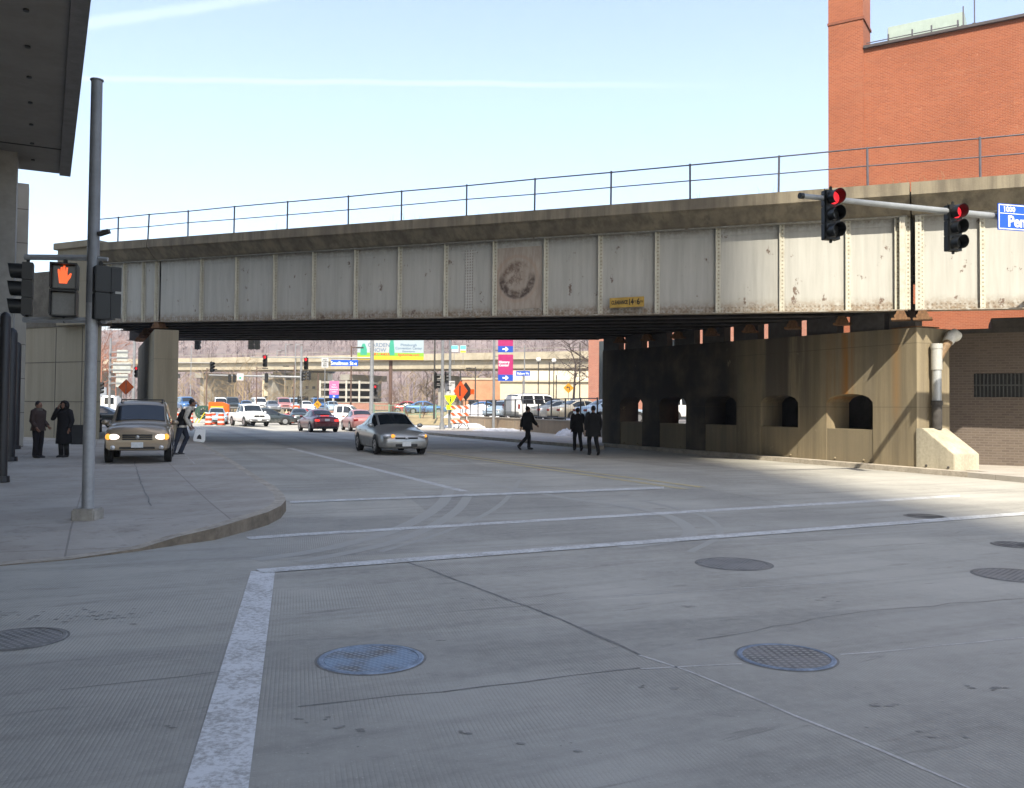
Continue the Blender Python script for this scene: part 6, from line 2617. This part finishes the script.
# sign cluster by the far kerb
t = pole('signal_mast', 'pale grey pole at the far kerb left of the white arrow sign', 442, 62, 300, .12, M_LGT, 'signal pole', None, .12)
m = MB()
m.sweep([(0, 0, 0), (0, 0, .5)], [.2, .16], 10)
m.build('base', M_LGT, t)
pole('utility_pole', 'grey pole carrying the yellow green pedestrian sign', 449.5, 66, 300, .11, M_POLE, 'pole', None, .12)
signal('dark traffic light left of the pale far pole', D(437, 381, 61.6), R(90), 9, group=GS)
signal('small dark traffic light between the two far poles', D(446.5, 377, 65), R(90), 9, s=.7, group=GS)
t, w_, h_, zz = board('traffic_sign', 'white sign with a left turn arrow on the far pole', 444.7, 381, 455, 395, 65.6, M_WS)
text('LEFT LANE', .15, 'lettering', M_BLT, t, (0, -.02, h_ * .86), UP, bold=.004)
text('MUST', .15, 'lettering', M_BLT, t, (0, -.02, h_ * .68), UP, bold=.004)
m = MB()
m.prism([(x_ * .5, -.017, h_ * .12 + z_ * .5) for x_, z_ in ((-.02, 0), (.1, 0), (.1, .52), (-.18, .52), (-.18, .66), (-.42, .46), (-.18, .26), (-.18, .4), (-.02, .4))], (0, -.005, 0))
m.build('arrow', M_BLT, t)
YGN = em('fluorescent yellow green', (.6, .9, .0), .25, (.62, .85, .02))
YGN = pm('fluorescent yellow green', (.40, .56, .01), .5, var=.04)
p = D(450.3, 401, 65.5)
t = empty('pedestrian_sign', 'bright yellow green pedestrian crossing sign below the white arrow sign', 'sign', p)
m = MB()
m.prism([(-.45, 0, .40), (.45, 0, .40), (.28, 0, .05), (0, 0, -.3), (-.28, 0, .05)], (0, .02, 0))
m.build('sign_board', YGN, t)
m = MB()
m.b2((-.28, 0, -.62), (.3, .02, -.303))
m.build('lower_plate', YGN, t)
m = MB()
m.ball((.0, -.004, .25), (.06, .008, .06), 10, 6)
m.prism([(-.06, -.002, .18), (.06, -.002, .18), (.05, -.002, .0), (.13, -.002, -.14), (.06, -.002, -.15), (0, -.002, -.03), (-.08, -.002, -.15), (-.14, -.002, -.12), (-.05, -.002, .0)], (0, -.004, 0))
m.build('walker_symbol', M_BLT, t)
m = MB()
m.prism([(.12, -.003, -.36), (.16, -.003, -.39), (-.04, -.003, -.53), (.05, -.003, -.56), (-.16, -.003, -.57), (-.12, -.003, -.43), (-.08, -.003, -.50)], (0, -.004, 0))
m.build('arrow', M_BLT, t)
ORG = pm('orange sign', (.55, .07, .008), .5, var=.06)
p = D(460.5, 391, 64)
t = empty('roadworks_sign', 'folded orange and black roadworks sign on a stand behind the barricade', 'sign', (p.x, 64, .12), R(-38))
z_ = p.z - .12
m = MB()
m.prism([(-.68, 0, z_), (0, 0, z_ + .74), (.68, 0, z_), (0, 0, z_ - .74)], (0, .02, 0))
m.build('sign_board', ORG, t)
m = MB()
m.b2((-.12, -.012, z_ - .36), (.02, -.002, z_ + .38))
m.build('worker_symbol', M_BLT, t)
t2 = empty('roadworks_sign', 'black back of an orange edged sign turned away behind the barricade', 'sign', (D(466, 391, 64.4).x, 64.4, .12), R(38))
m = MB()
m.prism([(-.6, 0, z_), (0, 0, z_ + .66), (.6, 0, z_ - .05), (0, 0, z_ - .72)], (0, .02, 0))
m.build('sign_board', M_BLT, t2)
m = MB()
m.b2((.4, -.012, z_ - .22), (.72, -.002, z_ + .15))
m.build('corner', ORG, t2)
for q in (t, t2):
    m = MB()
    m.sweep([(-.5, .3, 0), (0, .04, .7), (0, .04, z_ + .1)], .03, 6)
    m.sweep([(.5, .3, 0), (0, .04, .7)], .03, 6)
    m.build('stand', M_SOOT, q)
# striped barricade
OW = NB('orange and white stripes')
x, y, z = OW.xyz()
d_ = OW.math('ADD', x, z)
OW.col(OW.mix(OW.math('GREATER_THAN', OW.math('FRACT', OW.math('MULTIPLY', d_, 2.1)), .5), (.48, .08, .015), (.46, .45, .43)))
OW.set(Roughness=.5)
M_OW = OW.m
bq = D(459.5, 428, 62)
t = empty('barricade', 'white road barricade with three orange striped boards', 'barricade', (bq.x, 62, .14), R(-8))
for i in range(3):
    m = MB()
    m.b2((-.65, 0, .45 + i * .5), (.65, .03, .68 + i * .5))
    m.build('board', M_OW, t)
for x_ in (-.5, .5):
    m = MB()
    m.b2((x_ - .04, .035, 0), (x_ + .04, .08, 1.75))
    m.b2((x_ - .04, -.5, 0), (x_ + .04, .6, .06))
    m.build('leg', M_WS, t)
# highway signs on the viaduct
TQ = pm('turquoise sign', (.10, .55, .55), .5, var=.05)
t, w_, h_, zz = board('highway_sign', 'far turquoise and white highway sign above the viaduct', 450, 345.5, 458.5, 351.8, 150, M_WS, 'sign', 0, 9.0)
m = MB()
m.b2((-w_ / 2 + .1, -.03, zz + h_ * .42), (w_ / 2 - .1, -.016, zz + h_ * .95))
m.build('turquoise_field', TQ, t)
t, w_, h_, zz = board('highway_sign', 'far green, white and yellow highway sign above the viaduct', 460, 345.5, 466.2, 352.8, 150, M_WS, 'sign', 0, 9.0)
m = MB()
m.b2((-w_ / 2 + .05, -.03, zz + h_ * .5), (w_ / 2 - .05, -.016, zz + h_ * .95))
m.build('green_field', TQ, t)
m = MB()
m.b2((-w_ / 2 + .05, -.03, zz + .05), (w_ / 2 - .05, -.016, zz + h_ * .3))
m.build('yellow_field', YELB, t)
for px_, py_, lb in ((568.5, 388, 'large yellow diamond warning sign in the raised lot'), (317.5, 404.5, 'yellow diamond warning sign with a turning arrow left of the maroon sedan')):
    Y_ = 84 if px_ > 500 else 70
    p = D(px_, py_, Y_)
    t = empty('warning_sign', lb, 'sign', (p.x, Y_, .8 if px_ > 500 else 0))
    z_ = p.z - t.location.z
    hd_ = .5 if px_ > 500 else .33
    m = MB()
    m.prism([(-hd_, 0, z_), (0, 0, z_ + hd_), (hd_, 0, z_), (0, 0, z_ - hd_)], (0, .02, 0))
    m.build('sign_board', pm('yellow warning face', (.45, .21, .01), .5, var=.05), t)
    m = MB()
    m.prism([(x_ * hd_, -.003, z_ + y_ * hd_) for x_, y_ in ((.10, -.45), (.24, -.45), (.24, .22), (-.15, .22), (-.15, .36), (-.42, .14), (-.15, -.08), (-.15, .06), (.10, .06))], (0, -.004, 0))
    m.build('arrow', M_BLT, t)
    m = MB()
    m.sweep([(0, .05, 0), (0, .05, z_ + hd_)], .035, 6)
    m.build('post', M_LGT, t)
# orange roadworks between column and pickup: barrels, trestle, digger-like compressor, reels
BRL = NB('orange barrel bands')
x, y, z = BRL.xyz()
BRL.col(BRL.mix(BRL.math('GREATER_THAN', BRL.math('FRACT', BRL.math('MULTIPLY', z, 2.6)), .55), (.5, .055, .01), (.5, .48, .45)))
BRL.set(Roughness=.5)


def barrel(px, Y, lb):
    g = D(px, 425, Y)
    t = empty('traffic_barrel', lb, 'traffic barrel', (g.x, Y, 0), 0, 'orange barrels at the roadworks')
    m = MB()
    m.rings([(0, 0, .06, .3, .3), (0, 0, .35, .29, .29), (0, 0, .7, .26, .26), (0, 0, 1.02, .22, .22), (0, 0, 1.06, .1, .1)], 14)
    m.build('drum', BRL.m, t, smooth=True, ang=50)
    m = MB()
    m.rings([(0, 0, 0, .4, .4), (0, 0, .06, .38, .38)], 14)
    m.build('base', M_TRIM, t)


for px_, Y_, lb in ((179, 76, 'leftmost striped barrel beside the column'), (184.5, 79, 'second striped barrel from the column'), (190, 83, 'third striped barrel from the column'), (208.5, 75, 'striped barrel right of the pale blue sedan'), (213, 78, 'striped barrel at the left foot of the orange machine'), (221, 74.5, 'striped barrel just left of the white pickup'), (225, 80, 'farthest striped barrel behind the pickup bed')):
    barrel(px_, Y_, lb)
g = D(219, 425, 82)
t = empty('roadworks_machine', 'orange roadworks compressor behind the striped barrels', 'machine', (g.x, 82, 0), R(12))
m = MB()
m.prism([(-.9, -.5, .7), (.9, -.5, .7), (.9, -.5, 1.75), (.3, -.5, 2.0), (-.9, -.5, 2.0)], (0, 1.2, 0))
m.build('housing', pm('orange machine paint', (.5, .1, .008), .45), t, bevel=.06)
m = MB()
m.b2((-.7, -.53, 1.0), (.4, -.503, 1.6))
m.build('panel', M_YELM if 'M_YELM' in globals() else YELB, t)
for y_ in (-.5, .6):
    m = MB()
    m.sweep([(0, y_, .36), (0, y_ + .2, .36)], .36, 16)
    m.build('wheel', M_TYRE, t, smooth=True)
for px_, Y_, lb, m_ in ((203, 86, 'dark green cable reel standing upright at the roadworks', pm('dark green reel', (.03, .07, .05), .6)), (214.5, 88, 'brown cable reel behind the orange machine', pm('brown reel', (.10, .065, .045), .7))):
    g = D(px_, 425, Y_)
    t = empty('cable_reel', lb, 'cable reel', (g.x, Y_, 0), R(35))
    m = MB()
    for y_ in (-.45, .4):
        n = 24
        vs, fs = [], []
        for j in range(n):
            a = 2 * math.pi * j / n
            for rr in (.66, .48):
                for yy in (y_, y_ + .08):
                    vs.append((rr * math.cos(a), yy, 1.0 + rr * math.sin(a)))
        for j in range(n):
            q, w2 = j * 4, ((j + 1) % n) * 4
            fs += [(q, w2, w2 + 2, q + 2), (q + 1, w2 + 1, w2 + 3, q + 3), (q, q + 1, w2 + 1, w2), (q + 2, q + 3, w2 + 3, w2 + 2)]
        m.add(vs, fs)
        for a in (0, 1.05, 2.1):
            m.sweep([(math.cos(a) * .5, y_ + .04, 1.0 + math.sin(a) * .5), (-math.cos(a) * .5, y_ + .04, 1.0 - math.sin(a) * .5)], .05, 6)
    m.build('flange', m_, t)
    m = MB()
    m.sweep([(0, -.44, 1.0), (0, .44, 1.0)], .28, 16)
    m.build('drum', M_TRIM, t, smooth=True)
    m = MB()
    for s in (-.6, .6):
        m.sweep([(s, -.55, 0), (0, -.55, 1.0)], .05, 6)
        m.sweep([(s, .55, 0), (0, .55, 1.0)], .05, 6)
    m.build('stand', YELB, t)
g = D(298.5, 425, 86)
barrel(291, 86, 'striped barrel behind the dark sedan')
t, w_, h_, zz = board('roadworks_sign', 'small orange and white roadworks board left of the maroon sedan', 293, 405.5, 299.5, 412.5, 88, ORG, 'sign', 0, 0)
m = MB()
m.b2((-w_ * .3, -.03, zz + h_ * .25), (w_ * .3, -.016, zz + h_ * .75))
m.build('white_field', M_WS, t)

# ---- seen through the gap at the far left
p = D(126, 387, 58)
t = empty('roadworks_sign', 'orange diamond roadworks sign above the suv roof', 'sign', (p.x, 58, PZ))
z_ = p.z - PZ
m = MB()
m.prism([(-.52, 0, z_), (0, 0, z_ + .52), (.52, 0, z_), (0, 0, z_ - .52)], (0, .02, 0))
m.build('sign_board', pm('sunlit orange cloth', (.62, .13, .03), .6), t)
m = MB()
m.sweep([(-.4, .5, 0), (0, .05, .6), (0, .05, z_ + .4)], .025, 6)
m.sweep([(.4, .5, 0), (0, .05, .6)], .025, 6)
m.build('stand', M_LGT, t)
m = MB()
m.b2((-.015, -.02, z_ - .5), (.015, -.003, z_ + .5))
m.build('rib', M_LGT, t)
t = pole('sign_gantry', 'grey gantry pole with the backs of highway sign panels at far left', 109, 74, 338, .12, M_LGT, 'sign gantry', None, .12)
for y0, y1, x0, x1 in ((350, 361, 117, 128), (362.5, 373, 113, 131), (374, 387, 116, 128)):
    a, b_ = D(x0, y1, 73.8), D(x1, y0, 73.8)
    m = MB()
    m.b2((a.x - t.location.x, -.25, a.z - PZ), (b_.x - t.location.x, -.2, b_.z - PZ))
    o = m.build('sign_panel', pm('sign back aluminium', (.36, .37, .34), .6, .15), t)
    m = MB()
    for q in (.25, .75):
        zq = a.z + (b_.z - a.z) * q - PZ
        m.b2((0, -.3, zq), (b_.x - t.location.x + .1, -.253, zq + .1))
    m.build('stringer', M_LGT, o)
pole('light_mast', 'tall grey pole right of the sign panels at the far left', 133, 78, 300, .14, M_LGT, 'light mast', None, .12)
signal('red traffic light just left of the dark column wall', D(136.6, 372, 70), R(0), 0, s=.8, group=GS)
signal('dark traffic light low at the far left beside the signal pole', D(100.8, 388, 80), R(90), 9, s=1.0, group=GS)
cbq = D(88.5, 436, 48)
t = empty('traffic_cone', 'dark bollard beyond the plaza next to the signal pole', 'bollard', (D(98, 438, 50).x, 50, PZ))
m = MB()
m.rings([(0, 0, 0, .2, .2), (0, 0, .9, .18, .18), (0, 0, 1.0, .1, .1)], 14)
m.build('shaft', M_SOOT, t, smooth=True)
m = MB()
m.rings([(0, 0, .7, .19, .19), (0, 0, .8, .188, .188)], 14)
m.build('band', M_WS, t)
t.name = 'bollard'

# ---- wooded hillside
hn = 70
mb = MB()
vs, fs = [], []
hr = random.Random(3)
nx_, ny_ = 120, 24


def hill(x_, y_):
    from mathutils import noise
    t_ = min(1, max(0, (y_ - 250) / 230))
    s_ = t_ * t_ * (3 - 2 * t_)
    h_ = 43 + 7 * noise.noise(V((x_ / 120, .3, 0))) + .03 * (x_ + 100)
    return -1 + h_ * s_ + 1.5 * noise.noise(V((x_ / 25, y_ / 25, 1))) * s_


for i in range(nx_ + 1):
    for j in range(ny_ + 1):
        x_, y_ = -620 + 1240 * i / nx_, 250 + 400 * j / ny_
        vs.append((x_, y_, hill(x_, y_)))
fs = [(i * (ny_ + 1) + j, (i + 1) * (ny_ + 1) + j, (i + 1) * (ny_ + 1) + j + 1, i * (ny_ + 1) + j + 1) for i in range(nx_) for j in range(ny_)]
mb.add(vs, fs)
mb.build('hillside', pm('leaf litter slope', (.15, .115, .105), .95, var=.35, scale=.05), smooth=True, ang=80, kind='structure')


def twiggy(mb, p, h, rg):
    w_ = h * .32
    top = p + V((0, 0, h))
    mb.add([p + V((-.12, 0, -1)), p + V((.12, 0, -1)), top], [(0, 1, 2)])
    for i in range(15):
        t_ = rg.uniform(.2, .95)
        a = rg.uniform(0, 6.28)
        b0 = p.lerp(top, t_)
        ln = w_ * (1.1 - t_ * .7) * rg.uniform(.6, 1.3)
        e = b0 + V((math.cos(a) * ln, math.sin(a) * ln, h * rg.uniform(.08, .25)))
        s = V((-math.sin(a), math.cos(a), 0)) * .10
        mb.add([b0 - s, b0 + s, e + s * .2], [(0, 1, 2)])
        mb.add([b0.lerp(e, .5) - V((0, 0, .10)), b0.lerp(e, .5) + V((0, 0, .1)), b0.lerp(e, .7) + V((rg.uniform(-1, 1), rg.uniform(-1, 1), h * .12))], [(0, 1, 2)])


mb = MB()
for i in range(2600):
    y_ = 255 + 240 * hr.random() ** 1.1
    x_ = hr.uniform(-.70, .42) * y_
    twiggy(mb, V((x_, y_, hill(x_, y_))), hr.uniform(5, 10), hr)
o = mb.build('woods', M_PURP, kind='stuff')
o['label'] = 'bare purplish brown woods covering the far hillside'
o['category'] = 'woods'
# sunlit bare trees on the near bank below the viaduct
protos = [bare_tree('bare_tree', 'sunlit tan bare tree below the viaduct', (0, 0, 0), 9, 60 + i, M_TANW, M_TANW, 'sunlit trees below the viaduct', 4, .13, .55, 0, 3, .2) for i in range(3)]
k_ = 0
for i in range(44):
    Y_ = rnd.uniform(150, 215)
    px_ = rnd.choice((rnd.uniform(172, 305), rnd.uniform(172, 300), rnd.uniform(335, 480), rnd.uniform(470, 590)))
    o = protos[i] if i < 3 else dup(protos[i % 3])
    o.location = (D(px_, 405, Y_).x, Y_, -.2)
    o.rotation_euler = (0, 0, rnd.uniform(0, 6))
    s_ = rnd.uniform(.7, 1.15)
    o.scale = (s_, s_, s_)
mb = MB()
for i in range(90):
    Y_ = rnd.uniform(225, 250)
    x_ = rnd.uniform(-.5, .25) * Y_
    h_ = rnd.uniform(.5, 2.6)
    mb.sweep([(x_, Y_, -.3), (x_ + .3, Y_, h_ * .6), (x_ + .2, Y_ + .2, h_)], [1.2, 1.0, .1], 5)
o = mb.build('undergrowth', pm('dry undergrowth', (.26, .19, .11), .95, var=.4, scale=.8), kind='stuff')
o['label'] = 'dry tan undergrowth at the foot of the hill'
o['category'] = 'undergrowth'
# ---- the air: a little haze between here and the hillside
hz_m = bpy.data.materials.new('thin haze')
hz_m.use_nodes = True
t_ = hz_m.node_tree
t_.nodes.clear()
o_ = t_.nodes.new('ShaderNodeOutputMaterial')
v_ = t_.nodes.new('ShaderNodeVolumePrincipled')
v_.inputs['Color'].default_value = (.9, .9, .95, 1)
v_.inputs['Density'].default_value = .0004
t_.links.new(v_.outputs[0], o_.inputs['Volume'])
mb = MB()
mb.b2((-700, -240, -2), (700, 700, 262))
hz_o = mb.build('haze', hz_m, kind='stuff')
hz_o['label'] = 'thin pale haze in the air over the street and the far hillside'
hz_o['category'] = 'haze'
